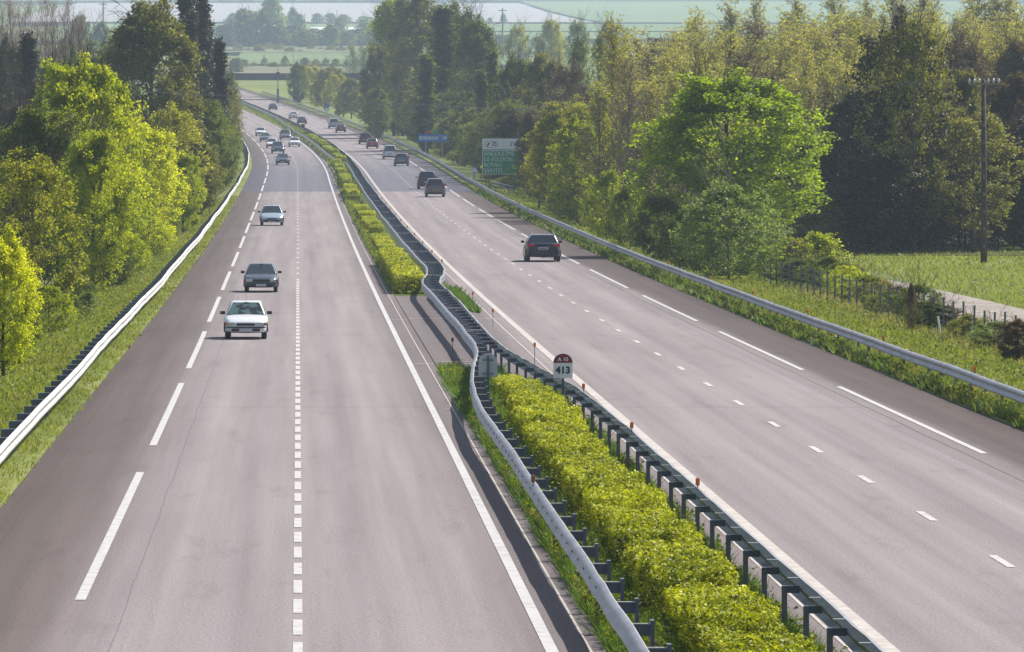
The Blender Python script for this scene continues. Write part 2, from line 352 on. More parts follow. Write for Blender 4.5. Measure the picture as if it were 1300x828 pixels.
# ------------------------------------------------------------------ guardrails
WP = [(0, 0), (.015, .01), (.085, .04), (.085, .09), (.01, .135), (.01, .175), (.085, .22), (.085, .27), (.015, .30), (0, .31)]
def interp(tab): 
    xs = [p[0] for p in tab]; ys = [p[1] for p in tab]
    return lambda D: float(np.interp(D, xs, ys))
def beam(tf, D0, D1, sgn, step, bz, wob=0.02, seed=0):
    """W-profile beam following t = tf(D); sgn = side the face looks to"""
    rr = random.Random(seed); V = []; Fc = []; ds = list(np.arange(D0, D1+0.1, step)); n = len(WP); wz = 0
    for i, D in enumerate(ds):
        wz = 0.7*wz + rr.uniform(-1, 1)*wob; wt = rr.uniform(-1, 1)*wob*0.8; t = tf(D) + wt
        for a_, z_ in WP + WP[::-1]:
            th = 0.0 if len(V) % (2*n) < n else -0.008
            V.append((t + float(cv(D)) + sgn*(a_+th), D, float(rz(D)) + float(cross(t)) + bz + z_ + wz))
        if i:
            b = (i-1)*2*n
            for j in range(2*n): Fc.append((b+j, b+(j+1) % (2*n), b+2*n+(j+1) % (2*n), b+2*n+j))
    return npmesh('beam', V, Fc)
_post = MB().box((0, 0, 0.3), (0.06, 0.10, 0.84)).mesh('post')
def guardrail(label, tf, D0, D1, sgn, mat, step=4.0, wob=0.02, seed=0, spacer=0.17, bolts=False, maxp=100, plate=False, big=False):
    g = thing('guardrail', label, 'guardrail', P(tf(D0), D0))
    o = link('beam', beam(tf, D0, D1, sgn, step, 0.44, wob, seed), mat, g); o.location = tuple(-x for x in g.location)
    ds = list(np.arange(D0+1, D1, 4.0)); k0 = ds[:maxp]; rest = ds[maxp:]
    shape = MB().box((-sgn*(spacer+.04), 0, 0.32), (0.07, 0.12, 0.66)).box((-sgn*spacer/2, 0, 0.6), (spacer, 0.04, 0.10)).box((-sgn*spacer/2-.01*sgn, 0, 0.758), (spacer-.02, 0.07, 0.012))
    if plate: shape = MB().box((-sgn*(spacer+.02), 0, 0.36), (0.05, 0.2, 0.78)).box((-sgn*spacer/2, 0, 0.62), (spacer, 0.035, 0.14)).box((-sgn*spacer/2, 0, 0.70), (spacer, 0.07, 0.015))
    if big: shape = MB().box((-sgn*(spacer+.03), 0, 0.36), (0.08, 0.16, 0.76)).box((-sgn*spacer/2, 0, 0.64), (spacer, 0.18, 0.2))
    pm = shape.mesh('post'); pm.materials.append(M['steel_post']); pm.materials.append(M['galvanised_pale'])
    if not big:
        for q in list(pm.polygons)[-6:]: q.material_index = 1
    for D in k0:
        x, y, z = P(tf(D), D); link('post', pm, 'steel_post', g, (x-g.location[0], y-g.location[1], z-g.location[2]))
    if rest:
        m_ = MB()
        for D in rest:
            x, y, z = P(tf(D), D); m_.box((x-sgn*(spacer+.04), y, z+0.3), (0.08, 0.12, 0.68)).box((x-sgn*spacer/2, y, z+.6), (spacer, .22, .26))
        o = m_.build('posts', 'steel_post', g); o.location = tuple(-x for x in g.location); kind(o, 'stuff')
    return g
tLM = interp([(60, 4.15), (150, 4.15), (160, 4.25), (170, 4.42), (182, 4.75), (192, 5.12), (200, 5.25), (255, 5.28), (281, 5.22), (290, 5.4), (300, 5.75), (312, 5.94), (800, 5.95), (820, 5.3)])
tRM = interp([(60, 6.88), (154, 6.86), (165, 6.77), (173, 6.55), (184, 6.24), (194, 5.99), (206, 5.88), (255, 5.93), (282, 5.9), (290, 6.1), (297, 6.37), (310, 6.7), (324, 6.83), (2000, 6.8)])
tLM2 = interp([(846, 5.0), (856, 4.66), (900, 4.4), (1108, 4.26), (1200, 4.8), (1270, 5.5), (1400, 5.8), (1700, 5.8)])
def wobble(f, a, w, ph): return lambda D: f(D) + a*math.sin(D*w+ph) + a*0.6*math.sin(D*w*2.3+ph*2)
guardrail('pale sunlit steel guardrail along the grass verge on the far left of the motorway', wobble(lambda D: -5.86, 0.03, 0.05, 0), 60, 1600, 1, 'galvanised_pale', 4, 0.012, 1, spacer=.26, big=True)
guardrail('steel guardrail of the central reservation facing the left carriageway, bending round the crossover', wobble(tLM, 0.02, 0.06, 1), 60, 818, -1, 'galvanised', 2, 0.012, 2, plate=True, spacer=.27)
gRM = guardrail('steel guardrail of the central reservation on the right carriageway side, seen from its shade-coloured back', wobble(tRM, 0.02, 0.05, 2), 60, 1600, 1, 'steel_bolt_shaded_beam', 2, 0.012, 3)
guardrail('far guardrail section of the central reservation starting beside the distant hedge', wobble(tLM2, 0.03, 0.03, 2), 848, 1600, -1, 'galvanised', 4, 0.01, 4, maxp=60)
guardrail('long grey steel guardrail along the right verge above a strip of tall grass', wobble(lambda D: 17.4, 0.03, 0.03, 0), 60, 1600, -1, 'galvanised', 4, 0.01, 5)
gLM = [o for o in col.objects if o.name.startswith('guardrail') and o.type == 'EMPTY'][1]
bo = MB().tube([(0, 0, 0), (-.02, 0, 0)], .022, 6).mesh('bolt')
for i in range(40):
    D = 92 + i*2.0
    for zz in ((.50, .70) if i % 2 else (.70,)):
        x, y, z = P(tLM(D), D); link('bolt', bo, 'steel_bolt_shaded_beam', gLM, (x-gLM.location[0]-.09, y-gLM.location[1], z+zz-gLM.location[2]))
# cross bars tying the two median rails together (parts of the right-hand one)
bm_ = [d for d in np.arange(203, 760, 4.0)]
for i, D in enumerate(bm_[:100]):
    L_ = tRM(D) - tLM(D); z0 = float(rz(D)); o = MB().box((-L_/2, 0, 0.68), (L_, 0.30, 0.05)).box((-L_/2, 0, 0.66), (L_, 0.05, 0.12)).build('crossbar', 'galvanised' if i % 7 == 3 else 'steel_post', gRM)
    x, y, z = P(tRM(D), D); o.location = (x-gRM.location[0], y-gRM.location[1], z-gRM.location[2])
m_ = MB()
for D in bm_[100:]:
    x, y, z = P(tRM(D), D); L_ = tRM(D)-tLM(D); m_.box((x-L_/2, y, z+.68), (L_, .3, .05))
o = m_.build('crossbars', 'steel_post', gRM); o.location = tuple(-x for x in gRM.location); kind(o, 'stuff')

# ------------------------------------------------------------------ trees
def rdir(rg, n):
    v = rg.normal(size=(n, 3)); return v/np.linalg.norm(v, axis=1)[:, None]
def leaves_mesh(name, C, size, rg, up=0.35, aspect=0.75):
    n = len(C); nrm = rdir(rg, n); nrm[:, 2] = np.abs(nrm[:, 2])*1.0 + up; nrm /= np.linalg.norm(nrm, axis=1)[:, None]
    a = np.cross(nrm, rdir(rg, n)); a /= np.linalg.norm(a, axis=1)[:, None]; b = np.cross(nrm, a)
    s = (size*rg.uniform(0.6, 1.3, n))[:, None]
    V = np.empty((n, 4, 3)); V[:, 0] = C - a*s*0.55; V[:, 1] = C - b*s*aspect*0.5 + a*s*0.05; V[:, 2] = C + a*s*0.55; V[:, 3] = C + b*s*aspect*0.5 + a*s*0.05
    V[:, 0] += nrm*s*0.12; V[:, 2] += nrm*s*0.1
    return npmesh(name, V.reshape(-1, 3), np.arange(4*n).reshape(n, 4))
def gen_tree(seed, H, Rr, base, shape, nl, sub, k, ls, clump, elev=(20, 60), droop=0.0, tr=0.18, twigs=True, outer=0, lean=0.2, along=False):
    rg = np.random.default_rng(seed); rr = random.Random(seed); w = MB()
    tp = [Vector((0, 0, -0.3))]; n = 8
    for i in range(1, n+1): tp.append(Vector((tp[-1].x + rr.uniform(-1, 1)*lean*H/40, tp[-1].y + rr.uniform(-1, 1)*lean*H/40, H*0.93*i/n)))
    w.tube(tp, [tr*(1-0.88*i/n) for i in range(n+1)], 7)
    def trunk(u):
        f = u*0.93*H/(0.93*H)*n; i = min(int(f), n-1); return tp[i].lerp(tp[i+1], f-i)
    tips = []
    for i in range(nl):
        u = base + (0.98-base)*((i+rr.random()*0.8)/nl); p0 = trunk(u); az = i*2.399 + rr.uniform(-.5, .5)
        e = R(elev[0] + (elev[1]-elev[0])*u + rr.uniform(-12, 12)); v = (u-base)/(1-base)
        env = {'round': math.sqrt(max(0.05, 1-(2*v-0.75)**2*0.62)), 'col': 0.5+0.6*math.sin(min(v+0.1, 1)*math.pi)**0.6*0.8, 'cone': 1.15-0.95*v, 'spire': (1.0-0.6*v)*min(1, .55+v*2.2), 'vase': 0.45+0.6*v if v < 0.8 else 0.95-1.5*(v-0.8), 'open': 0.95-0.55*v}[shape]
        L = Rr*env*rr.uniform(0.72, 1.12)/max(0.35, math.cos(e)) if shape not in ('col', 'spire') else Rr*env*rr.uniform(.8, 1.15)*2.0
        L = min(L, Rr*1.9)
        if outer: L *= 0.8
        d = Vector((math.cos(az)*math.cos(e), math.sin(az)*math.cos(e), math.sin(e))); pts = [p0]
        for q in range(4):
            d2 = (d + Vector((rr.uniform(-.18, .18), rr.uniform(-.18, .18), 0.10 - droop*(q/3)*1.2))).normalized(); d = d2; pts.append(pts[-1] + d*L/4)
        r0 = max(0.025, tr*0.42*(1-u*0.6)); w.tube(pts, [r0, r0*.75, r0*.5, r0*.3, 0.012], 5, False)
        tips.append((pts[-1], 1.0))
        if along:
            for q in range(1, 4): tips.append((pts[q].lerp(pts[q+1], .3), .8)); tips.append((pts[q].lerp(pts[q+1], .75), .9))
        for j in range(sub):
            s_ = rr.uniform(0.25, 1.0)*4; q = min(int(s_), 3); ps = pts[q].lerp(pts[q+1], s_-q)
            d3 = (d + Vector((rr.uniform(-1, 1), rr.uniform(-1, 1), rr.uniform(-.4, .7)-droop))).normalized(); l3 = L*rr.uniform(.18, .42)
            pe = ps + d3*l3; pe.z -= droop*l3*0.6; pm = ps.lerp(pe, 0.5) + Vector((rr.uniform(-1, 1), rr.uniform(-1, 1), 0.6))*l3*0.08
            w.tube([ps, pm, pe], [r0*0.32, r0*0.2, 0.008], 3, False); tips.append((pe, 1.0)); tips.append((pm, 0.6))
            if twigs:
                for _ in range(2):
                    d4 = (d3 + Vector((rr.uniform(-1, 1), rr.uniform(-1, 1), rr.uniform(-.5, .8)-droop))).normalized(); pf = pm + d4*l3*rr.uniform(.35, .7)
                    w.tube([pm, pf], [r0*0.16, 0.006], 3, False); tips.append((pf, 0.8))
    tips.append((tp[-1], 1.0))
    if outer:      # fill the crown out to an uneven egg-shaped outline
        zc = H*(base*0.75+1)/2*1.0; zr_ = H*(1-base*0.75)/2; ph = [rr.uniform(0, 6.28) for _ in range(6)]
        def rad(v):
            a_ = math.atan2(v.y, v.x); b_ = math.asin(max(-1, min(1, v.z)))
            return 0.90 + 0.06*math.sin(3*a_+ph[0]+2*b_) + 0.08*math.sin(5*a_+ph[1]-3*b_) + 0.07*math.sin(7*b_+ph[2]+2*a_) + 0.05*math.sin(11*a_+6*b_+ph[3])
        t2 = []
        for p, q in tips:
            v = Vector((p.x/Rr, p.y/Rr, (p.z-zc)/zr_)); l = v.length
            if l > 1e-3:
                m_ = rad(v/l)
                if l > m_: v = v*(m_*rr.uniform(.9, 1.0)/l); p = Vector((v.x*Rr, v.y*Rr, zc+v.z*zr_))
            t2.append((p, q))
        tips = t2; nb = len(tips); TA = np.array([tuple(p) for p, _ in tips])
        for i in range(outer):
            z_ = 1-2*(i+.5)/outer; a_ = i*2.39996; v = Vector((math.sqrt(1-z_*z_)*math.cos(a_), math.sqrt(1-z_*z_)*math.sin(a_), z_)); v = v*rad(v)*rr.uniform(.8, 1.02)
            wd = 1.0 if v.z > -0.2 else (1.0+0.25*(v.z+0.2))
            p = Vector((v.x*Rr*wd, v.y*Rr*wd, zc+v.z*zr_)); j = int(np.argmin(((TA-np.array(tuple(p)))**2).sum(1))); w.tube([tips[j][0], p], [0.018, 0.006], 3, False); tips.append((p, 0.9))
    wood = w.mesh('trunk')
    if k <= 0: return wood, None
    T = np.array([tuple(p) for p, _ in tips]); W = np.array([q for _, q in tips])
    cl = clump*rg.uniform(0.55, 1.25, len(T)); cnt = np.maximum(3, (k*W*(cl/clump)**1.6*rg.uniform(0.5, 1.4, len(T)))).astype(int)
    idx = np.repeat(np.arange(len(T)), cnt); nn = len(idx); rad = rg.uniform(0, 1, nn)**0.45
    off = rdir(rg, nn)*(rad*cl[idx])[:, None]; off[:, 2] *= 0.7
    if droop: off[:, 2] -= np.abs(off[:, 2])*droop
    C = T[idx] + off; C[:, 2] = np.maximum(C[:, 2], 0.25)
    return wood, leaves_mesh('crown', C, ls, rg)
TREES = {}
def proto(key, H, Rr, *a, **k):
    w_, c_ = gen_tree(*a, **k) if False else gen_tree(k.pop('seed'), H, Rr, *a, **k)
    zmax = H; rmax = Rr
    if c_:
        co = np.empty(len(c_.vertices)*3, np.float32); c_.vertices.foreach_get('co', co); co = co.reshape(-1, 3); zmax = np.percentile(co[:, 2], 99.7); rmax = (np.percentile(co[:, 0], 99)-np.percentile(co[:, 0], 1))/2
    TREES[key] = (w_, c_, zmax, rmax)
proto('maple', 10.5, 4.6, 0.12, 'round', 30, 8, 60, 0.17, 0.5, seed=14, tr=.2, outer=340)
proto('maple2', 11.0, 4.0, 0.05, 'round', 30, 8, 52, 0.17, 0.5, seed=12, tr=.2, outer=260)
proto('maple3', 11.0, 4.2, 0.02, 'round', 32, 8, 48, 0.18, 0.52, seed=13, tr=.2, outer=260)
proto('sparse', 10.0, 3.6, 0.06, 'round', 32, 9, 15, 0.16, 0.36, seed=21, tr=.16, outer=150)
proto('sparse2', 10.0, 3.2, 0.04, 'open', 34, 8, 14, 0.16, 0.36, seed=22, tr=.14, elev=(35, 70), outer=60)
proto('willow', 18.0, 5.2, 0.03, 'round', 44, 10, 32, 0.26, 0.7, seed=31, tr=.32, droop=.3, outer=360)
proto('willow2', 19.0, 4.8, 0.03, 'vase', 44, 10, 32, 0.26, 0.7, seed=32, tr=.32, elev=(40, 75), droop=.1, outer=360)
proto('column', 20.0, 1.25, 0.04, 'spire', 90, 3, 15, 0.24, 0.42, seed=41, tr=.26, elev=(70, 84), twigs=False, along=True)
proto('column2', 18.0, 1.4, 0.04, 'spire', 84, 3, 15, 0.24, 0.45, seed=42, tr=.26, elev=(66, 82), twigs=False, along=True)
proto('poplar', 17.0, 3.2, 0.03, 'spire', 66, 7, 2.4, 0.17, 0.24, seed=51, tr=.15, elev=(50, 86), lean=.12, along=True)
proto('poplar2', 18.0, 3.0, 0.03, 'spire', 64, 7, 2.4, 0.17, 0.24, seed=52, tr=.14, elev=(52, 86), lean=.12, along=True)
proto('poplar3', 16.0, 3.4, 0.03, 'spire', 62, 8, 2.6, 0.17, 0.26, seed=53, tr=.16, elev=(46, 84), lean=.15, along=True)
proto('bare', 16.0, 3.4, 0.10, 'vase', 30, 10, 2, 0.10, 0.4, seed=61, tr=.2, elev=(60, 84))
proto('bare2', 15.0, 3.0, 0.10, 'open', 30, 10, 2, 0.10, 0.4, seed=62, tr=.18, elev=(60, 84))
proto('dark', 14.0, 4.8, 0.0, 'cone', 42, 8, 36, 0.25, 0.65, seed=71, tr=.3, elev=(15, 60), outer=320)
proto('dark2', 13.0, 4.4, 0.0, 'round', 38, 8, 34, 0.25, 0.62, seed=72, tr=.3, elev=(15, 60), outer=300)
proto('bush', 3.2, 1.9, 0.0, 'round', 20, 5, 52, 0.10, 0.27, seed=81, tr=.05, elev=(20, 75), twigs=False, outer=150)
proto('bush2', 2.8, 2.1, 0.0, 'round', 18, 5, 50, 0.10, 0.28, seed=82, tr=.05, elev=(15, 70), twigs=False, outer=150)
proto('sprig', 3.0, 1.3, 0.0, 'open', 22, 6, 14, 0.12, 0.24, seed=83, tr=.05, elev=(45, 80), twigs=False, outer=50)
proto('thicket', 4.5, 2.6, 0.0, 'round', 28, 8, 13, 0.15, 0.36, seed=84, tr=.07, elev=(25, 80), outer=120)
proto('fartree', 12.0, 5.5, 0.02, 'round', 22, 4, 16, 0.9, 1.0, seed=91, tr=.3, twigs=False, outer=90)
proto('fartree2', 11.0, 4.0, 0.02, 'vase', 22, 4, 14, 0.9, 1.0, seed=92, tr=.3, twigs=False, elev=(40, 75), outer=40)
_mc = {}
def tree(pk, mat, x, D, ytop, w, label, cat='tree', group=None, name='tree', bark='bark', ybase=None, H=None, rot=None, dt=0.0):
    """a tree on the ground at distance D; height and width follow from the photograph (pixels) unless H is given"""
    wm, cm, ph, pr = TREES[pk]
    X = px(x, D); t = float(X - cv(D)); z = float(gz(t, D))
    h = H if H else HC + (YV - ytop)*D/F - z
    r = (w/2)*D/F
    o = thing(name, label, cat, (X, D, z-0.05), rot if rot is not None else rnd.uniform(0, 6.28), group)
    s = (r/pr, r/pr, h/ph)
    for me, nm, mt in ((wm, 'trunk' if cat == 'tree' else 'stems', bark), (cm, 'crown' if cat == 'tree' else 'foliage', mat)):
        if me is None: continue
        key = (pk, nm[0:1], mt)
        if key not in _mc:
            m2 = me.copy(); m2.materials.clear(); m2.materials.append(M[mt]); m2.name = nm; _mc[key] = m2
        c = link(nm, _mc[key], None, o); c.scale = s
    return o
G1 = 'trees along the left verge'
tree('maple3', 'leaf_lime', 4, 212, 292, 84, 'bright lime bush-like tree at the left picture edge, nearest to the guardrail')
tree('sparse', 'leaf_yellow', 42, 282, 192, 125, 'yellow-olive half-leafed tree with dark branches showing, by the left picture edge')
tree('maple2', 'leaf_bright', 118, 312, 168, 92, 'bright green tree reaching the grass, right of the yellow-olive tree')
tree('maple', 'leaf_lime', 103, 352, 80, 146, 'tallest round lime-green tree on the left, sunlit all over its domed top')
tree('maple3', 'leaf_mid', 48, 326, 126, 125, 'darker green domed tree in front of the tall lime one at the left edge')
tree('sparse', 'leaf_lime', 160, 365, 200, 80, 'small lime tree at the verge left of the road with airy foliage')
tree('maple2', 'leaf_lime', 183, 415, 158, 92, 'yellow-green leafy tree overhanging the left verge, mid-way along the row')
tree('sparse', 'leaf_yellow', 214, 500, 132, 84, 'thin-leafed yellowish tree beside the tall airy tree on the left')
tree('maple2', 'leaf_bright', 232, 470, 192, 50, 'small round green tree standing furthest out over the left grass')
tree('willow', 'leaf_olive', 188, 560, 2, 130, 'very tall airy olive tree with drooping sprays on the left, reaching the picture top')
for x, yt, w, D in ((234, -30, 34, 700), (254, -18, 31, 725), (243, 14, 28, 680), (266, 24, 28, 760), (276, 50, 26, 705)):
    tree('column' if x % 2 else 'column2', 'leaf_dark', x, D, yt, w, {234: 'dark columnar poplar, leftmost and tallest of the tight group left of the road', 254: 'dark columnar poplar in the middle of the tight group, top cut by the picture edge', 243: 'dark columnar poplar standing slightly nearer in front of its tight group', 266: 'dark columnar poplar, slim one behind the group left of the road', 276: 'shortest dark columnar poplar of the group, the one nearest the road'}[x], group='columnar poplars left of the road')
for i, (x, yt, w, D, pk, mt) in enumerate(((262, 128, 74, 590, 'maple2', 'leaf_mid'), (250, 175, 60, 530, 'maple3', 'leaf_olive'), (286, 104, 44, 770, 'sparse', 'leaf_olive'), (268, 150, 54, 640, 'dark2', 'leaf_mid'), (290, 124, 32, 850, 'sparse2', 'leaf_brown'), (280, 158, 34, 690, 'maple', 'leaf_mid'), (285, 140, 40, 800, 'maple3', 'leaf_mid'), (292, 110, 28, 1000, 'sparse', 'leaf_olive'), (288, 90, 30, 1150, 'maple2', 'leaf_mid'), (281, 96, 30, 1300, 'maple', 'leaf_olive'))):
    tree(pk, mt, x, D, yt, w, 'mid green roadside tree below the columnar poplars, in the row closing towards the road', group='low trees below the left poplars')
tree('column2', 'leaf_dark', 33, 600, 44, 34, 'narrow dark cypress-like tree standing alone near the left edge')
for x, yt, w, D in ((-8, 60, 60, 610), (12, 52, 56, 640), (62, 78, 60, 650), (92, 66, 70, 690), (126, 74, 70, 700), (-10, 120, 70, 520), (24, 130, 60, 500), (150, 90, 60, 640), (70, 110, 60, 560)):
    tree('dark2' if x % 4 else 'maple3', 'leaf_mid' if x > 60 else 'leaf_dark', x, D, yt, w, 'dull dark green tree in the shaded belt behind the bright left trees', group='shaded belt behind the left trees')
for i in range(11):
    x = -8 + i*11 + rnd.uniform(-3, 3)
    tree('bare' if i % 2 else 'bare2', 'leaf_reddish', x, 880+rnd.uniform(-60, 90), rnd.uniform(-22, 4) + max(0, i-8)*9, 44, 'bare reddish twiggy tree in the hazy row at the top left', group='bare reddish trees at the top left', bark='bark_red')
for i, (x, yt, w, D) in enumerate(((102, 20, 26, 2300), (128, 28, 30, 2200), (150, 40, 40, 1500), (112, 52, 50, 1300), (84, 60, 46, 1200))):
    tree('fartree', 'leaf_grey' if i > 1 else 'leaf_mid', x, D, yt, w, 'pale hazy tree in the distance between the bare trees and the tall airy one', group='hazy trees behind the left belt')
# undergrowth at the foot of the left trees
for i, (x, D, w, h, mt, pk) in enumerate(((62, 262, 66, 1.9, 'leaf_bright', 'bush2'), (30, 245, 50, 1.6, 'leaf_mid', 'bush'), (95, 300, 50, 1.7, 'leaf_mid', 'bush2'), (140, 330, 60, 2.4, 'leaf_mid', 'bush'), (165, 360, 50, 2.2, 'leaf_bright', 'bush2'), (195, 400, 50, 2.4, 'leaf_bright', 'bush'), (205, 440, 44, 2.6, 'leaf_mid', 'bush2'), (225, 480, 40, 2.4, 'leaf_bright', 'bush'), (240, 530, 40, 2.6, 'leaf_mid', 'bush2'), (12, 222, 60, 1.6, 'leaf_bright', 'bush'), (250, 590, 34, 2.8, 'leaf_mid', 'bush'), (260, 650, 30, 3, 'leaf_mid', 'bush2'), (112, 275, 30, 1.1, 'leaf_grey', 'sprig'), (270, 720, 26, 3, 'leaf_mid', 'bush'), (276, 800, 24, 3, 'leaf_olive', 'bush2'))):
    tree(pk, mt, x, D, 0, w, ('rounded green shrub at the foot of the left trees, beside the lime bush-like tree' if i == 0 else 'low green shrub at the foot of the left row of trees'), cat='shrub', name='shrub', H=h, group=None if i == 0 else 'shrubs under the left trees')
for i in range(26):      # the shaded depth behind the first row, so that no daylight shows under the crowns
    D = 270 + i*22; t = -15.5 - rnd.uniform(0, 6)
    tree('thicket', 'leaf_mid', XV + F*(t+float(cv(D)))/D, D, 0, 7.5*F/D, 'dim thicket growing behind the trunks of the left row', cat='shrub', name='thicket', H=rnd.uniform(4, 7), group='thicket behind the left trees')

# right-hand side
tree('maple', 'leaf_maple', 926, 377, 97, 214, 'big round bright green maple-like tree standing clear of the wood on the right', rot=0.6)
tree('bush', 'leaf_grey', 925, 332, 232, 128, 'large pale green willow bush in front of the big round tree', cat='shrub', name='shrub', bark='bark_pale')
tree('bush2', 'leaf_mid', 872, 352, 262, 76, 'dark green bush left of the willow bush, just above the verge grass', cat='shrub', name='shrub')
tree('sprig', 'leaf_lime', 1040, 338, 294, 70, 'yellow-green leafy sapling clump at the near end of the gravel track', cat='shrub', name='sapling')
tree('sprig', 'leaf_yellow', 1005, 345, 300, 60, 'thin yellowish sapling clump between the willow bush and the track', cat='shrub', name='sapling')
tree('maple2', 'leaf_yellow', 716, 535, 132, 84, 'yellow-green roadside tree partly covering the green direction sign')
tree('sparse', 'leaf_yellow', 745, 515, 122, 78, 'sparse yellow-leafed tree right of the green direction sign')
tree('maple3', 'leaf_bright', 733, 500, 150, 66, 'lush green tree with low branches on the right verge behind the black estate')
tree('sparse2', 'leaf_yellow', 684, 560, 185, 42, 'small yellowish tree directly beside the right edge of the green sign', )
tree('bare2', 'leaf_brown', 800, 490, 70, 110, 'tall half-bare brownish tree with a forked trunk left of the big round tree', bark='bark_pale')
tree('poplar', 'leaf_poplar', 778, 520, 18, 62, 'tall thin poplar with yellow shoots towering over the half-bare tree')
tree('sparse', 'leaf_brown', 838, 470, 160, 80, 'brownish low tree filling the space left of the big round tree')
tree('dark2', 'leaf_brown', 672, 640, 142, 30, 'dark purple-brown tree top just above the white panel of the direction sign')
for i, (x, yt, w, D, pk, mt, lab) in enumerate((
    (500, -2, 60, 1130, 'willow2', 'leaf_bright', 'tall green tree with yellow light on its left side, right of the distant road'),
    (528, -10, 74, 1090, 'willow', 'leaf_olive', 'tallest broad olive tree right of the distant road, reaching the picture top'),
    (482, 60, 44, 1120, 'maple2', 'leaf_olive', 'mid green tree leaning towards the distant road below the tallest one'),
    (478, 110, 32, 1060, 'maple3', 'leaf_mid', 'low dark tree at the foot of the tall ones beside the distant road'),
    (556, 8, 40, 960, 'column2', 'leaf_mid', 'dark narrow tree at the left of the dark clump above the blue sign'),
    (578, 6, 56, 970, 'willow', 'leaf_mid', 'dark green broad tree at the centre of the clump above the blue sign'),
    (604, 26, 56, 940, 'willow2', 'leaf_mid', 'dark green tree on the right slope of the clump above the blue sign'),
    (540, 70, 30, 930, 'column', 'leaf_mid', 'slim dark column tree at the front left of the dark clump'),
    (624, 66, 24, 830, 'column2', 'leaf_mid', 'slim dark poplar right of the dark clump, above the green sign'),
    (611, 90, 24, 820, 'column', 'leaf_mid', 'lower slim dark poplar left of its slightly taller twin above the green sign'),
    (655, 75, 60, 760, 'maple', 'leaf_mid', 'mid green round tree behind the green direction sign'),
    (690, 70, 60, 740, 'maple2', 'leaf_olive', 'olive round tree behind the yellow roadside trees'),
    (720, 80, 60, 700, 'sparse', 'leaf_brown', 'brownish tree behind the yellow roadside trees'))):
    tree(pk, mt, x, D, yt, w, lab)
for i in range(44):      # lower storey along the right verge
    D = 560 + i*15; t = 21.6 + rnd.uniform(0, 2.8) + (2.4 if 560 < D < 680 else 0) ; big = rnd.uniform(5, 9.5)
    tree(('maple3', 'maple2', 'sparse', 'dark2')[i % 4], ('leaf_mid', 'leaf_olive', 'leaf_mid', 'leaf_dark')[(i*7) % 4], XV + F*(t+float(cv(D)))/D, D, 0, rnd.uniform(5, 7)*F/D, 'shaded green tree in the low row along the right verge behind the signs', H=big, group='low row along the right verge')
for i in range(26):
    D = 395 + i*24; t = 20.8 + rnd.uniform(0, 3) + (2.5 if 540 < D < 660 else 0)
    tree(('bush', 'bush2', 'thicket')[i % 3], ('leaf_mid', 'leaf_olive', 'leaf_bright')[i % 3], XV + F*(t+float(cv(D)))/D, D, 0, rnd.uniform(3, 5)*F/D, 'low shrub in the undergrowth along the right verge', cat='shrub', name='shrub', H=rnd.uniform(1.4, 3.4), group='undergrowth along the right verge')
for i, (x, yt, w, D, pk, mt) in enumerate(((379, 80, 26, 1460, 'maple3', 'leaf_mid'), (396, 82, 30, 1500, 'sparse', 'leaf_yellow'), (412, 88, 30, 1420, 'maple2', 'leaf_olive'), (428, 92, 34, 1380, 'sparse', 'leaf_yellow'), (446, 100, 34, 1330, 'maple', 'leaf_olive'), (464, 118, 30, 1260, 'maple2', 'leaf_yellow'), (448, 58, 26, 1800, 'poplar3', 'leaf_grey'), (462, 60, 30, 1780, 'poplar', 'leaf_grey'), (420, 84, 40, 1600, 'maple3', 'leaf_olive'), (404, 100, 26, 1440, 'bush2', 'leaf_yellow'), (436, 112, 26, 1340, 'maple3', 'leaf_bright'))):
    tree(pk, mt, x, D, yt, w, 'pale sunlit tree in the distant clump between the far bridge and the tall trees', group='distant clump beside the far bridge')
# the poplar wood
n = 0
for D, y0, y1, x0, x1, dx in ((470, 110, 150, 870, 1080, 32), (500, 84, 120, 760, 1130, 32), (530, 66, 95, 830, 1180, 28), (570, 56, 80, 840, 1330, 27), (610, 44, 66, 800, 1340, 26), (650, 36, 56, 790, 1340, 25), (700, 26, 46, 810, 1340, 25), (750, 12, 40, 860, 1340, 24)):
    x = x0
    while x < x1:
        yt = rnd.uniform(y0, y1) - (14 if x > 1000 else 0)
        pk = ('poplar', 'poplar2', 'poplar3')[n % 3]; n += 1
        mt = 'leaf_brown' if rnd.random() < 0.06 else ('leaf_yellow' if rnd.random() < 0.15 else 'leaf_poplar')
        tree(pk, mt, x+rnd.uniform(-8, 8), D+rnd.uniform(-16, 16), yt, rnd.uniform(60, 90), 'thin yellow-green poplar among the pale spring wood on the right', group='poplars of the pale wood', bark='bark_pale')
        x += dx
for x, yt, w in ((884, 4, 26), (926, -10, 34), (1010, -20, 30), (1100, -18, 30), (1175, -25, 34), (1240, -20, 40), (1290, -16, 40), (1140, -25, 30), (1265, -24, 36), (960, -12, 24), (1060, -22, 30)):
    tree(('poplar3', 'poplar', 'poplar2')[x % 3], 'leaf_poplar', x, 840, yt+4, w*2.4, 'taller greyish tree rising behind the pale wood', group='taller trees behind the pale wood')
for i, (x, yt, w, D, pk, mt) in enumerate(((735, 46, 40, 800, 'sparse2', 'leaf_mid'), (762, 42, 30, 810, 'sparse2', 'leaf_mid'), (610, 36, 20, 1500, 'sparse', 'leaf_yellow'), (658, 30, 30, 1700, 'sparse', 'leaf_yellow'), (700, 26, 34, 1700, 'maple2', 'leaf_yellow'), (734, 24, 34, 1650, 'sparse', 'leaf_grey'), (772, 27, 22, 1750, 'maple', 'leaf_reddish'))):
    tree(pk, mt, x, D, yt, w, ('dark fine-branched tree in front of the far green field', 'hazy pale yellow tree before the far green field')[i > 1], group='trees before the far green field')
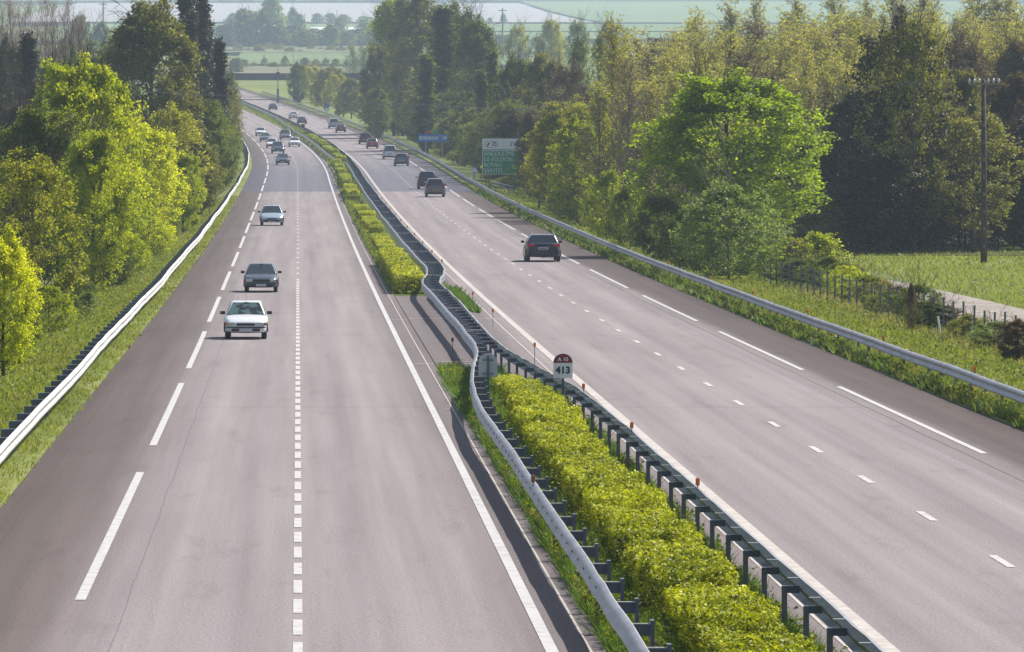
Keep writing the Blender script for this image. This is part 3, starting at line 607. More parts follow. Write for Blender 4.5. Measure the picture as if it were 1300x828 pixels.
# dark wood at the right
for x, yt, w, D, pk, mt, lab in (
    (1148, 22, 136, 425, 'maple3', 'leaf_dark', 'great dark conical tree rising highest at the right'),
    (1160, 20, 112, 419, 'sparse', 'leaf_olive', 'added olive crown whose colour gives the great dark tree its sunlit leaves'),  # extra crown, its olive colour imitating sunlit leaf edges of the dark tree
    (1082, 120, 90, 432, 'dark2', 'leaf_dark', 'deep shadowed tree left of the great dark one'),
    (1215, 92, 92, 436, 'maple2', 'leaf_olive', 'olive tree with a lit yellow-green top behind the wooden pole'),
    (1236, 140, 116, 422, 'sparse', 'leaf_olive', 'brownish-olive half-leafed tree around the wooden pole'),
    (1288, 96, 90, 445, 'dark2', 'leaf_brown', 'dark brown tree at the right picture edge'),
    (1310, 150, 90, 430, 'dark', 'leaf_dark', 'dark low tree cut by the right picture edge'),
    (1180, 170, 90, 430, 'dark2', 'leaf_dark', 'dark low tree between the great dark one and the pole'),
    (1060, 150, 60, 445, 'sparse2', 'leaf_brown', 'thin brown tree at the left end of the dark wood'),
    (1120, 190, 110, 418, 'dark2', 'leaf_dark', 'dark low tree at the foot of the great conical one'),
    (1300, 52, 110, 520, 'maple', 'leaf_brown', 'pale brown rounded tree in the wood at the upper right edge'),
    (1222, 44, 100, 530, 'sparse', 'leaf_brown', 'pale brown rounded tree in the wood above the pole')):
    tree(pk, mt, x, D, yt, w, lab)
for i in range(24):
    x = 1015 + i*14; D = 428+rnd.uniform(-5, 22)
    tree('thicket', ('leaf_dark', 'leaf_dark', 'leaf_mid')[i % 3], x, D, 0, rnd.uniform(80, 110), 'dark thicket filling the foot of the shaded wood at the right', cat='shrub', name='thicket', H=rnd.uniform(3.5, 7), group='thicket of the shaded wood')
for i in range(16):
    D = 372 + i*9; t = 27 + i*0.4 + rnd.uniform(-2, 3)
    if i > 3: tree(('thicket', 'bush')[i % 2], 'leaf_mid', XV+F*t/D, D, 0, 5*F/D, 'shrub in the dim gap behind the big round tree', cat='shrub', name='shrub', H=rnd.uniform(2, 4.5), group='shrubs behind the big round tree')
for i, (x, D, w, h, pk, mt) in enumerate(((1078, 316, 60, 1.0, 'bush2', 'leaf_bright'), (1050, 330, 60, 1.1, 'bush', 'leaf_mid'), (1110, 300, 54, .9, 'bush2', 'leaf_olive'), (1140, 288, 50, .8, 'thicket', 'leaf_brown'), (1166, 272, 64, 1.1, 'bush', 'leaf_mid'), (1200, 262, 50, .7, 'thicket', 'leaf_brown'), (1230, 250, 54, .7, 'bush2', 'leaf_olive'), (1262, 240, 60, .7, 'bush', 'leaf_grey'), (1292, 226, 50, 1.0, 'dark2', 'leaf_brown'), (985, 345, 60, 1.3, 'bush2', 'leaf_bright'), (1020, 335, 60, 1.0, 'thicket', 'leaf_mid'), (840, 372, 70, 2.4, 'bush', 'leaf_mid'), (800, 400, 60, 2.6, 'bush2', 'leaf_mid'), (770, 430, 60, 3.0, 'bush', 'leaf_bright'), (1157, 258, 14, 1.3, 'sprig', 'leaf_brown'), (950, 360, 70, 1.6, 'bush2', 'leaf_mid'))):
    tree(pk, mt, x, D, 0, w, 'low shrub or bramble growing along the right verge and wire fence', cat='shrub', name='shrub', H=h*1.5, group='brambles along the right fence')
for i, (x, D, w, h, mt) in enumerate(((1032, 345, 70, 1.9, 'leaf_bright'), (1068, 325, 60, 1.5, 'leaf_mid'), (1095, 305, 70, 1.3, 'leaf_bright'), (1130, 285, 64, 1.1, 'leaf_mid'), (1180, 262, 60, 1.2, 'leaf_mid'), (1010, 352, 60, 1.4, 'leaf_lime'), (965, 372, 60, 1.5, 'leaf_mid'), (905, 352, 60, 1.3, 'leaf_mid'))):
    tree('bush2' if i % 2 else 'bush', mt, x, D, 0, w, 'leafy green bush of the band between the big round tree and the wire fence', cat='shrub', name='shrub', H=h, group='bush band before the wire fence')
# far hedgerows
rr_ = random.Random(5)
for i in range(34):
    x = 285 + i*9.6 + rr_.uniform(-3, 3); D = rr_.uniform(2960, 3120); hgt = (16 if 290 < x < 350 else 10)*rr_.uniform(.75, 1.15)
    tree('fartree' if i % 2 else 'fartree2', 'leaf_mid' if i % 3 else 'leaf_dark', x, D, 0, rr_.uniform(22, 34), 'bluish hazy tree of the long hedgerow above the green field', H=hgt, group='hazy trees of the far hedgerow')
for i, (x, yt, w, D) in enumerate(((346, -4, 30, 3300), (335, 12, 24, 3350), (380, 18, 16, 3500), (372, 10, 14, 3600), (430, 22, 20, 3500), (465, 24, 26, 3400), (482, 20, 24, 3450), (318, 14, 30, 3320), (300, 26, 30, 3300), (600, 30, 30, 3000), (640, 44, 40, 2800), (690, 46, 40, 2750), (720, 50, 40, 2700), (655, 52, 40, 2650), (775, 40, 26, 3000), (790, 34, 26, 3100))):
    tree('fartree2' if i % 2 else 'fartree', 'leaf_grey', x, D, yt, w, 'very pale far tree standing beyond the hazy hedgerow', group='very pale far trees')
for i in range(46):
    x = 285 + (i % 23)*17 + rr_.uniform(-6, 6); D = rr_.uniform(4230, 4300) if i < 23 else rr_.uniform(5900, 6100)
    tree('fartree' if i % 2 else 'fartree2', 'leaf_grey', x, D, 0, rr_.uniform(7, 20), 'pale tree along the edge of the far vineyard', H=rr_.uniform(3, 10), group='pale trees along the vineyard edges')
for i in range(30):
    x = 290 + i*6.5; D = rr_.uniform(2300, 2340) if i % 2 else rr_.uniform(2790, 2900)
    tree('bush2' if i % 3 else 'fartree', 'leaf_olive', x, D, 0, rr_.uniform(8, 16), 'small bush on the rough strip beside the far green field', cat='shrub', name='shrub', H=rr_.uniform(2.0, 5.0), group='bushes around the far field')
for x, D, w, h in ((297, 2120, 12, 5), (303, 2060, 12, 5.5)):
    tree('fartree', 'leaf_mid', x, D, 0, w, 'round bush on the rough slope just above the far bridge', cat='shrub', name='shrub', H=h, group='two bushes above the far bridge')

# ------------------------------------------------------------------ clipped hedge of the central reservation
def hedge_mesh(seed, L, W, Hh, n, ls):
    rg = np.random.default_rng(seed); C = []
    u = rg.uniform(-1, 1, (n, 3)); face = rg.integers(0, 9, n)
    sg = np.sign(rg.uniform(-1, 1, n))
    ax = np.where(face < 5, 2, np.where(face < 8, 0, 1))
    for a_ in range(3):
        mk = ax == a_; u[mk, a_] = np.where(a_ == 2, 1.0, sg[mk]) * (1 - np.abs(rg.normal(0, 0.09, mk.sum())))
    vol = rg.uniform(0, 1, n) < .28; u[vol] = rg.uniform(-.92, .92, (int(vol.sum()), 3)); p = u*np.array([W/2, L/2, Hh/2]); p[:, 2] += Hh/2
    lump = 0.045*np.sin(p[:, 0]*5+seed)*np.sin(p[:, 1]*3.1+seed*2) + 0.05*np.sin(p[:, 1]*9+p[:, 0]*7)
    p[:, 2] += lump*1.1*(p[:, 2] > Hh*0.5); p[:, 2] += 0.06*np.sin(p[:, 1]*17+seed)*np.sin(p[:, 0]*13)*(p[:, 2] > Hh*.5); p[:, 0] *= 1 + 0.10*np.sin(p[:, 1]*3.7+seed) - 0.12*(p[:, 2] < 0.2); r_ = np.abs(u[:, 1]) ** 4 * np.abs(u[:, 0]) ** 4; p[:, 2] -= r_*0.2
    p[:, 2] = np.maximum(p[:, 2] + rg.normal(0, 0.025, n), 0.03)
    return leaves_mesh('foliage', p, ls, rg, 0.5)
def hedge_core(L, W, Hh):
    m_ = MB(); rr = random.Random(3)
    for i in range(60):
        x, y = rr.uniform(-.45, .45)*W, rr.uniform(-.48, .48)*L
        m_.tube([(x, y, -0.05), (x+rr.uniform(-.1, .1), y+rr.uniform(-.1, .1), Hh*.5), (x+rr.uniform(-.25, .25), y+rr.uniform(-.25, .25), Hh*.92)], [.016, .012, .006], 3, False)
    return m_.mesh('stems')
HP = [hedge_mesh(s, 4.55, 1.16, 0.74, 20000, 0.055) for s in (1, 2, 3)]; HS = hedge_core(4.6, 1.15, 0.74)
HF = [hedge_mesh(s, 9.4, 1.15, 0.95, 9000, 0.12) for s in (4, 5)]; HSF = hedge_core(9.4, 1.1, 0.9)
HG = [m_.copy() for m_ in HF]
for m_ in HP + HF: m_.materials.append(M['leaf_hedge'])
for m_ in HG: m_.name = 'foliage'; m_.materials.append(M['leaf_hedge_far'])
k = 0
def hedge_at(D, t, me, st, sx, sz, label, group):
    global k
    k += 1
    o = thing('hedge', label, 'hedge', P(t, D), math.atan2(-float(cv(D+5)-cv(D-5)), 10) + (math.pi if k % 2 else 0), group)
    a_ = link('foliage', me, None, o); b_ = link('stems', st, 'bark', o)
    for q in (a_, b_): q.scale = (sx, .94, sz)
for i in range(24):
    D = 62 + i*4.75
    if D > 160: break
    hedge_at(D, 5.5+rnd.uniform(-.05, .05), HP[i % 3], HS, 0.97+rnd.uniform(-.1, .08), rnd.uniform(.86, 1.1), 'clipped yellow-green hedge block between the two median guardrails, in the close run at the front', 'front run of median hedge blocks')
for D, t, s_, z_ in ((166.5, 5.75, .82, .8), (172.5, 5.7, .72, .75), (178.5, 5.55, .6, .6)):
    hedge_at(D, t, HP[k % 3], HS, s_, z_, 'clipped yellow-green hedge block narrowing towards the paved crossover', 'hedge blocks before the crossover')
for i in range(8):
    D = 297 + i*7.6; hedge_at(D, 4.85, HF[k % 2], HSF, 1.0, 0.85+.03*(i % 3), 'clipped lime hedge block just beyond the paved crossover, left of the double guardrail', 'hedge blocks beyond the crossover')
for i in range(19):
    D = 362 + i*9.6; 
    if 540 < D < 552 or rnd.random() < .12: continue
    hedge_at(D, 4.98, (HF + HG)[rnd.randrange(4)], HSF, rnd.uniform(.7, .95), rnd.uniform(.55, .85), 'clipped hedge block in the long middle run beside the double guardrail', 'hedge blocks of the middle run')
for i in range(52):
    D = 565 + i*9.8
    if 640 < D < 650 or 850 < D < 862 or rnd.random() < .1: continue
    hedge_at(D, (4.85 if D < 830 else 5.75), (HG + HG + HF)[rnd.randrange(6)], HSF, rnd.uniform(.7, .95), rnd.uniform(.6, 1.0), 'clipped hedge block in the distant run of the central reservation', 'hedge blocks of the distant run')

# ------------------------------------------------------------------ grass and weeds
eL = lambda D: -5.5 + 0.07*np.sin(D*.9) + 0.06*np.sin(D*2.3+1) + 0.05*np.sin(D*5.1)
eR = lambda D: 16.9 - 0.06*np.sin(D*.8) - 0.06*np.sin(D*2.1+1) - .04*np.sin(D*4.7)
def blades(name, n, ft, D0, D1, h, mat, seed, wf=0.00013, pw=1.0, lean=0.5, patch=None):
    rg = np.random.default_rng(seed); u = rg.uniform(0, 1, n)
    D = D0*(D1/D0)**u if pw == 1.0 else D0 + (D1-D0)*u
    lo, hi = ft; lo = lo(D) if callable(lo) else lo; hi = hi(D) if callable(hi) else hi
    t = lo + (hi-lo)*rg.uniform(0, 1, n)
    if patch:
        q = np.sin(D*patch+seed)+np.sin(D*patch*2.7+t*3)+np.sin(t*5+D*.9); keep = q + rg.normal(0, .8, n) > -0.4; D = D[keep]; t = t[keep]; n = len(D)
    hh = rg.uniform(h[0], h[1], n)*(0.6+0.4*np.sin(D*0.31+t*1.7)**2); wd = np.maximum(0.012, D*wf)*rg.uniform(.7, 1.5, n); az = rg.uniform(0, np.pi, n)
    x = t + cv(D); z = gz(t, D); dx = np.cos(az)*wd; dy = np.sin(az)*wd; lx = rg.normal(0, lean, n)*hh; ly = rg.normal(0, lean, n)*hh
    V = np.empty((n, 3, 3)); V[:, 0] = np.stack([x-dx, D-dy, z-.02], 1); V[:, 1] = np.stack([x+dx, D+dy, z-.02], 1); V[:, 2] = np.stack([x+lx, D+ly, z+hh], 1)
    return kind(link(name, npmesh(name, V.reshape(-1, 3), np.arange(3*n).reshape(n, 3)), mat), 'stuff')
blades('grass', 110000, (-12.5, eL), 95, 620, (.06, .2), 'grass_blade', 1)
blades('dry_grass', 26000, (-10, eL), 95, 520, (.06, .2), 'grass_dry', 2, patch=.11)
blades('grass', 70000, (eR, 25), 115, 700, (.08, .26), 'grass_blade', 3)
blades('dry_grass', 16000, (eR, 18.0), 115, 600, (.15, .45), 'grass_dry', 14, patch=.3)
blades('tall_grass', 24000, (eR, 17.75), 115, 650, (.2, .5), 'weed_blade', 4, patch=.4)
blades('dry_grass', 8000, (17.6, 26), 150, 500, (.15, .4), 'grass_dry', 5, patch=.13)
blades('field_grass', 60000, (31.3, 60), 215, 440, (.08, .25), 'grass_blade', 6)
def weedmass(name, n, ft, D0, D1, h, mat, seed, ls, per=26, r=.16):
    rg = np.random.default_rng(seed); D = D0*(D1/D0)**rg.uniform(0, 1, n); t = ft[0] + (ft[1]-ft[0])*rg.uniform(0, 1, n)
    hh = rg.uniform(h[0], h[1], n)*(.35+.65*(0.5+0.5*np.sin(D*.55+seed)*np.sin(t*4+D*.21))); c = np.stack([t + cv(D), D, gz(t, D)], 1)
    k_ = rg.integers(int(per*.5), int(per*1.5), n); idx = np.repeat(np.arange(n), k_); m_ = len(idx); off = rg.normal(0, r, (m_, 3)); off[:, 2] = rg.uniform(.05, 1, m_)*hh[idx]; p = c[idx] + off
    p[:, 0] = np.clip(p[:, 0], (ft[0]-.04)+cv(p[:, 1]), (ft[1]+.1)+cv(p[:, 1]))
    return kind(link(name, leaves_mesh(name, p, ls, rg, .2), mat), 'stuff')
weedmass('weeds', 800, (4.15, 4.62), 84, 198, (.15, .4), 'leaf_olive', 41, .06)
weedmass('weeds', 600, (4.15, 4.7), 84, 198, (.15, .55), 'leaf_mid', 42, .06)
weedmass('weeds', 1100, (4.35, 4.95), 84, 172, (.25, .6), 'leaf_mid', 51, .05, 30, .12)
weedmass('weeds', 420, (6.25, 6.85), 84, 190, (.1, .4), 'leaf_mid', 43, .06)
weedmass('weeds', 900, (4.15, 5.0), 292, 640, (.2, .7), 'leaf_mid', 44, .11, 22, .25)
weedmass('weeds', 700, (4.15, 5.0), 292, 640, (.2, .6), 'leaf_olive', 45, .11, 22, .25)
weedmass('verge_weeds', 1500, (16.98, 17.6), 112, 640, (.15, .5), 'leaf_mid', 46, .09, 24, .2)
weedmass('verge_weeds', 700, (16.98, 17.7), 112, 640, (.15, .5), 'leaf_olive', 47, .09, 24, .2)
weedmass('verge_weeds', 420, (19, 26), 190, 420, (.15, .6), 'leaf_mid', 48, .1, 30, .35)
weedmass('verge_weeds', 700, (-11, -7), 110, 420, (.1, .35), 'leaf_mid', 49, .09, 20, .3)
blades('weeds', 46000, (4.1, 4.95), 85, 190, (.15, .5), 'weed_blade', 7, patch=.5)
blades('weeds', 22000, (5.9, 6.9), 85, 185, (.1, .36), 'weed_blade', 8, patch=.6)
blades('weeds', 26000, (4.12, 5.2), 292, 640, (.12, .42), 'weed_blade', 9, patch=.3)
blades('weeds', 4000, (6.2, 7.05), 262, 300, (.12, .4), 'weed_blade', 10, pw=0)
blades('weeds', 6000, (4.1, 5.9), 179, 197, (.1, .4), 'weed_blade', 13, pw=0)
blades('weeds', 16000, (4.1, 6.8), 640, 1500, (.15, .6), 'grass_blade', 11)
blades('dry_grass', 5000, (23.5, 26.0), 220, 330, (.2, .45), 'grass_dry', 12)

# ------------------------------------------------------------------ wire fence and gravel track
fz = thing('wire_fence', 'wire fence on thin grey posts between the verge brambles and the gravel track', 'fence', P(25, 200))
fd = [200]; 
while fd[-1] < 345: fd.append(fd[-1] + (3.5 if fd[-1] > 245 else 3.2))
pmesh = MB().box((0, 0, 0.62), (0.07, 0.06, 1.5)).mesh('post'); fo = fz.location
def ft_(D): return 24.9 - 0.012*(D-236)
for D in fd:
    x, y, z = P(ft_(D), D); c = link('post', pmesh, 'steel_post', fz, (x-fo[0], y-fo[1], z-fo[2])); c.rotation_euler = (0, rnd.uniform(-.03, .03), 0); c.scale = (1, 1, rnd.uniform(.93, 1.05))
wm = MB()
for h_ in (.25, .5, .75, 1.0, 1.25): wm.tube([tuple(np.array(P(ft_(D), D, h_))-np.array(fo)) for D in fd], 0.006, 3, False)
wm.build('wires', 'steel_post', fz)
s = thing('marker_stake', 'slightly leaning white stake standing in the grass in front of the wire fence', 'stake', P(tx(1193, 250), 250)); MB().tube([(0.06, 0, -.05), (-.06, 0, .85)], .04, 6).build('stake', 'white_plastic', s); MB().tube([(-.06, 0, .85), (-.065, 0, .9)], .045, 6).build('cap', 'white_plastic', s)
# wooden utility pole with crossarm and insulators
D = 391; s = thing('utility_pole', 'tall dark wooden utility pole with a crossarm, standing in the grass at the right', 'utility pole', P(tx(1249, D), D))
MB().tube([(0, 0, -.2), (0, 0, 5.5), (-.02, 0, 10.6)], [.2, .16, .12], 10).build('pole', 'creosote_wood', s, True)
MB().box((0, -.14, 10.35), (1.9, .1, .12)).build('crossarm', 'bark_pale', s)
for x in (-.85, -.55, -.25, .25, .55, .85): MB().tube([(x, -.14, 10.4), (x, -.14, 10.55), (x, -.14, 10.6), (x, -.14, 10.66)], [.05, .075, .05, .02], 8).build('insulator', 'lamp_clear', s, True)
for i in range(9): MB().box((0.0, -.17, 1.0+i*1.0), (.10, .05, .22)).build('rung', 'bark_pale', s)
w_ = MB()
for x in (-.85, .85): w_.tube([(x, -.14, 10.66), (x-25, 40, 9.0), (x-52, 90, 10.6)], .012, 3, False)
o = w_.build('wires', 'steel_post', s)

# ------------------------------------------------------------------ signs
def text(body, size, mat, parent, loc, rx=90, rz_=0, align='CENTER', bold=0.0, sx=1.0, name='lettering', ext=0.004):
    cu = bpy.data.curves.new(name, 'FONT'); cu.body = body; cu.size = size; cu.align_x = align; cu.align_y = 'CENTER'; cu.extrude = ext; cu.offset = bold
    tmp = bpy.data.objects.new('tmp', cu); col.objects.link(tmp); dg = bpy.context.evaluated_depsgraph_get(); me = bpy.data.meshes.new_from_object(tmp.evaluated_get(dg)); bpy.data.objects.remove(tmp)
    me.materials.clear(); o = link(name, me, mat, parent, loc); o.rotation_euler = (R(rx), 0, R(rz_)); o.scale = (sx, 1, 1); return o
def arch_plate(w, h, r, th, y=0.0, z0=0.0, cut0=None, cut1=None, n=20):
    """plate with a rounded top, in the XZ plane"""
    pts = [(-w/2, z0), (w/2, z0)]
    for i in range(n+1):
        a_ = math.pi*i/n; pts.append((w/2*math.cos(a_), z0+h-r+r*math.sin(a_)))
    m_ = MB(); k_ = len(pts); m_.add([(x, y-th/2, z) for x, z in pts] + [(x, y+th/2, z) for x, z in pts], [tuple(range(k_)), tuple(range(2*k_-1, k_-1, -1))] + [(i, i+k_, (i+1) % k_+k_, (i+1) % k_) for i in range(k_)]); return m_
D = 165.5; s = thing('kilometre_sign', 'white kilometre sign with rounded maroon top reading A 10 over 413', 'road sign', P(6.48, D))
MB().box((0, .06, .62), (.06, .05, 1.3)).build('post', 'steel_post', s)
arch_plate(.47, .60, .22, .02, 0, .93).build('plate', 'sign_white', s)
m_ = arch_plate(.465, .225, .215, .012, -.014, 1.30); m_.build('top_band', 'sign_maroon', s)
text('413', .235, 'sign_black', s, (0, -.016, 1.115), bold=.008, sx=1.02); text('A 10', .13, 'sign_white', s, (0, -.024, 1.385), bold=.003)
D = 169.5; s = thing('kilometre_sign', 'grey back of a round-topped sign on a post beside the left median guardrail', 'road sign', P(tx(619.5, D), D))
arch_plate(.47, .60, .22, .02, .0, .81).build('plate', 'sign_back', s); MB().box((0, -.04, .6), (.055, .05, 1.5)).build('post', 'steel_post', s)
for z in (.9, 1.24): MB().box((0, -.075, z), (.28, .02, .03)).build('bracket', 'steel_post', s)
# green direction sign
D = 652; s = thing('direction_sign', 'green direction sign with a white exit panel on top, half covered by yellow leaves', 'road sign', P(tx(637, D), D))
k_ = D/F; zb = HC + (YV-221.5)*k_ - s.location[2]; zt = HC + (YV-176)*k_ - s.location[2]; W_ = 3.75; zc = HC + (YV-190.3)*k_ - s.location[2]
MB().box((0, 0, (zb+zc)/2-.02), (W_, .06, zc-zb-.04)).build('panel', 'sign_white', s); MB().box((0.0, -.035, (zb+zc)/2-.02), (W_-.12, .012, zc-zb-.16)).build('green_face', 'sign_green', s)
MB().box((0, 0, (zt+zc)/2+.02), (W_, .06, zt-zc-.04)).build('exit_panel', 'sign_white', s)
for x in (-1.2, 1.2): MB().box((x, .12, zt/2-.1), (.12, .14, zt)).build('leg', 'steel_post', s)
hh_ = (zc-zb-.2)/4
for i, tt in enumerate(('ANGOULÊME', 'ÎLE d’OLÉRON', 'ROYAN', 'SAINTES')): text(tt, .58, 'sign_white', s, (-W_/2+.15, -.046, zc-.12-hh_*(i+.5)), align='LEFT', sx=.84 if i != 1 else .76, bold=-.004)
text('35', .52, 'sign_black', s, (-W_/2+1.15, -.035, (zt+zc)/2), sx=.9, bold=.01); text('2 km', .5, 'sign_black', s, (W_/2-.62, -.035, (zt+zc)/2), sx=.85, bold=.008)
ring = [( -W_/2+.85 + .62*math.copysign(abs(math.cos(q))**.6, math.cos(q)), -.036, (zt+zc)/2+.3*math.copysign(abs(math.sin(q))**.6, math.sin(q))) for q in [2*math.pi*i/24 for i in range(25)]]
MB().tube(ring, .022, 4, False).build('exit_ring', 'sign_black', s); MB().add([(-W_/2+.4, -.04, (zt+zc)/2-.2), (-W_/2+.56, -.04, (zt+zc)/2-.2), (-W_/2+.78, -.04, (zt+zc)/2+.2), (-W_/2+.5, -.04, (zt+zc)/2+.05)], [(0, 1, 2, 3)]).build('exit_arrow', 'sign_black', s)
# blue sign
D = 900; s = thing('direction_sign', 'wide blue direction sign on two legs with small red and green number plates on top', 'road sign', P(tx(550, D), D)); k_ = D/F
zf = lambda y: HC + (YV-y)*k_ - s.location[2]
MB().box((0, 0, (zf(170.8)+zf(180.2))/2), (4.0, .06, zf(170.8)-zf(180.2))).build('panel', 'sign_blue', s)
MB().box((-1.05+0.25, 0, zf(167.6)), (.62, .05, .5)).build('number_plate', 'sign_red', s); MB().box((.35, 0, zf(167.6)), (.7, .05, .5)).build('number_plate', 'sign_green', s)
for x in (-1.0, 1.2): MB().box((x, .1, zf(172)/2), (.1, .1, zf(172))).build('leg', 'galvanised_pale', s)
text('BORDEAUX', .6, 'sign_white', s, (-1.85, -.036, zf(175.6)), align='LEFT', sx=.8, bold=.01); text('137', .55, 'sign_white', s, (1.85, -.036, zf(175.6)), align='RIGHT', sx=.8, bold=.01)
# small distant signs
D = 1330; s = thing('road_sign', 'small blue and white sign on the far right verge, before the distant clump', 'road sign', P(tx(411, D)+.6, D)); MB().box((0, 0, 2.0), (.9, .05, .85)).build('blue_panel', 'sign_blue', s); MB().box((0, 0, 1.2), (.9, .05, .65)).build('white_panel', 'sign_white', s); MB().box((0, .06, 1.0), (.08, .08, 2.2)).build('post', 'steel_post', s)
D = 1130; s = thing('road_sign', 'small round dark sign seen from behind in the distant central reservation', 'road sign', P(5.9, D)); MB().tube([(0, 0, 1.35), (0, .04, 1.35)], .33, 20).build('disc', 'reflector_brown', s); MB().tube([(0, .06, 0), (0, .06, 1.4)], .04, 8).build('post', 'steel_post', s)
D = 1150; s = thing('road_sign', 'small red marker on a post at the distant right guardrail', 'road sign', P(17.9, D)); MB().box((0, 0, 1.55), (.4, .05, .5)).build('panel', 'sign_red', s); MB().box((0, .05, .8), (.08, .08, 1.6)).build('post', 'reflector_brown', s)
D = 500; s = thing('hectometre_sign', 'small dark plate with a pale edge on the grass beside the left guardrail', 'road sign', P(-6.9, D+30), R(25)); MB().box((0, 0, .95), (.5, .03, .55), 0, 0).build('plate', 'sign_black', s); MB().box((-.26, 0, .95), (.03, .05, .58)).build('edge', 'sign_white', s); MB().box((0, .04, .4), (.05, .05, 1.3)).build('post', 'steel_post', s)
D = 700; s = thing('emergency_phone', 'small pale roadside call post behind the right guardrail, left of the green sign', 'call post', P(tx(602, D), D)); MB().box((0, 0, .75), (.3, .3, 1.5)).build('post', 'sign_back', s); MB().add([(-.4, -.3, 1.2), (.4, -.3, 1.2), (.4, .3, 1.2), (-.4, .3, 1.2), (-.08, 0, 1.7), (.08, 0, 1.7)], [(0, 1, 5, 4), (2, 3, 4, 5), (1, 2, 5), (3, 0, 4), (3, 2, 1, 0)]).build('hood', 'sign_white', s); MB().box((0, 0, 1.8), (.16, .1, .5)).build('symbol_plate', 'sign_blue', s)
D = 640; s = thing('barrier_end', 'short slanted pair of pale rails on the verge under the green sign', 'barrier', P(19.3, D)); [MB().tube([(-.9, 0, .9+z), (.9, -2, .45+z)], .07, 6).build('rail', 'galvanised_pale', s) for z in (0, .3)]; [MB().box((x, -1-x, .35), (.08, .08, .8)).build('post', 'steel_post', s) for x in (-.6, .6)]
# orange delineators
def delin(t, D, onrail, label, group=None, mat='reflector_orange'):
    x, y, z = P(t, D); s = thing('delineator', label, 'delineator', (x, y, z), group=group); h0 = .72 if onrail else .0
    MB().box((0, 0, h0+.06) if onrail else (0, 0, .27), (.02, .03, .12) if onrail else (.02, .02, .56)).build('stem', 'steel_post', s)
    bevel(MB().box((0, 0, (h0+.14) if onrail else .60), (.075, .035, .13)).build('reflector', mat, s), .012)
for x, yb in ((849, 337), (896.4, 355), (949, 374), (1016, 398), (1106.6, 431), (1222.5, 471)):
    D = F*6.0/(yb-YV); delin(17.42, D, True, 'orange reflector clipped on top of the right verge guardrail', 'reflectors on the right verge guardrail')
for D in (420, 458, 496, 540): delin(17.42, D, True, 'orange reflector clipped on top of the right verge guardrail', 'reflectors on the right verge guardrail')
for t, D, lab in ((6.95, 256+13, 'orange reflector on a thin stake in the median weeds, the farther of two'), (7.0, 243, 'orange reflector on a thin stake in the median weeds, the nearer of two'), (7.1, 203, 'orange reflector on a thin stake on bare asphalt above the kilometre sign')): delin(t, D, False, lab)
delin(4.75, 208, False, 'dark brown reflector on a thin stake on the paved crossover, left of the median guardrail', mat='reflector_brown')
for D, in ((140.0,), (117.0,), (162.0,)): delin(tRM(D)+.04, D, True, 'orange reflector on the near right-hand median guardrail', 'reflectors on the near median guardrail')
for D in (322, 346, 372, 398, 424, 450, 476, 502, 528, 554, 580, 606): delin(6.86, D, True, 'orange reflector on the double median guardrail beyond the crossover', 'reflectors on the far double guardrail')
delin(4.1, 118, True, 'pinkish patch reflector on the near left median guardrail', mat='rust')

# ------------------------------------------------------------------ far bridge, poles, farm
D = 1530; s = thing('bridge', 'low dark road bridge crossing over the motorway in the distance', 'bridge', P(0, D)); b0 = s.location; zb = HC + (YV-102)*D/F - b0[2]
MB().box((0, 0, zb+.35), (150, 9, .7)).build('deck', 'concrete', s); MB().box((0, -4.6, zb+.8), (150, .25, 1.5)).build('parapet', 'bridge_steel', s); MB().box((0, 4.6, zb+.8), (150, .25, 1.5)).build('parapet', 'bridge_steel', s)
for x in (-9.5, 5.5, 21): MB().box((x, 0, zb/2-.5), (.7, 6, zb+1)).build('pier', 'concrete', s)
for sx_, xx in ((-1, -32), (1, 38)):
    me_ = MB().add([(xx-sx_*12, -6, -2), (xx-sx_*12, 6, -2), (xx+sx_*40, 14, -2), (xx+sx_*40, -14, -2), (xx, -5, zb), (xx, 5, zb), (xx+sx_*40, 5, zb), (xx+sx_*40, -5, zb)], [(0, 1, 5, 4), (4, 5, 6, 7), (0, 4, 7, 3), (1, 2, 6, 5)]); me_.build('embankment', 'turf', s)
D = 1480; s = thing('gantry_post', 'slim dark post beside the distant carriageway in front of the bridge', 'post', P(tx(351, D)+.3, D)); MB().box((0, 0, 1.6), (.5, .3, 3.2)).build('post', 'steel_post', s); MB().box((0, 0, 5), (.16, .16, 5)).build('mast', 'steel_post', s); MB().box((0, -.1, 6.4), (.8, .1, .9)).build('box', 'sign_black', s)
for x, yt, yb, D, lab in ((387, 17, 30, 3700, 'small white spire-like mast in the far fields, left of the longer one'), (428, 13, 34, 3750, 'white mast with a wide foot beside the long white wall in the far fields')):
    X = px(x, D); z = float(gz(X-float(cv(D)), D)); s = thing('mast', lab, 'mast', (X, D, z)); h = HC+(YV-yt)*D/F-z
    MB().tube([(0, 0, 0), (0, 0, h*.5), (0, 0, h)], [.7, .45, .3], 8).build('mast', 'white_wall', s); MB().tube([(0, 0, 0), (0, 0, h*.22)], [1.8, .8], 10).build('foot', 'white_wall', s)
D = 3760; X = px(432, D); z = float(gz(X-float(cv(D)), D)); s = thing('farm_building', 'long low white farm building in the far fields', 'building', (X, D, z)); MB().box((0, 0, 1.5), (32, 8, 3)).build('wall', 'white_wall', s); MB().add([(-16.5, -4.6, 3), (16.5, -4.6, 3), (16.5, 4.6, 3), (-16.5, 4.6, 3), (-16.5, 0, 5), (16.5, 0, 5)], [(0, 1, 5, 4), (2, 3, 4, 5), (1, 2, 5), (3, 0, 4)]).build('roof', 'white_wall', s)
for x in (-8, 0, 8): MB().box((x, -4.03, 1.3), (3, .06, 2.4)).build('door', 'sign_back', s)
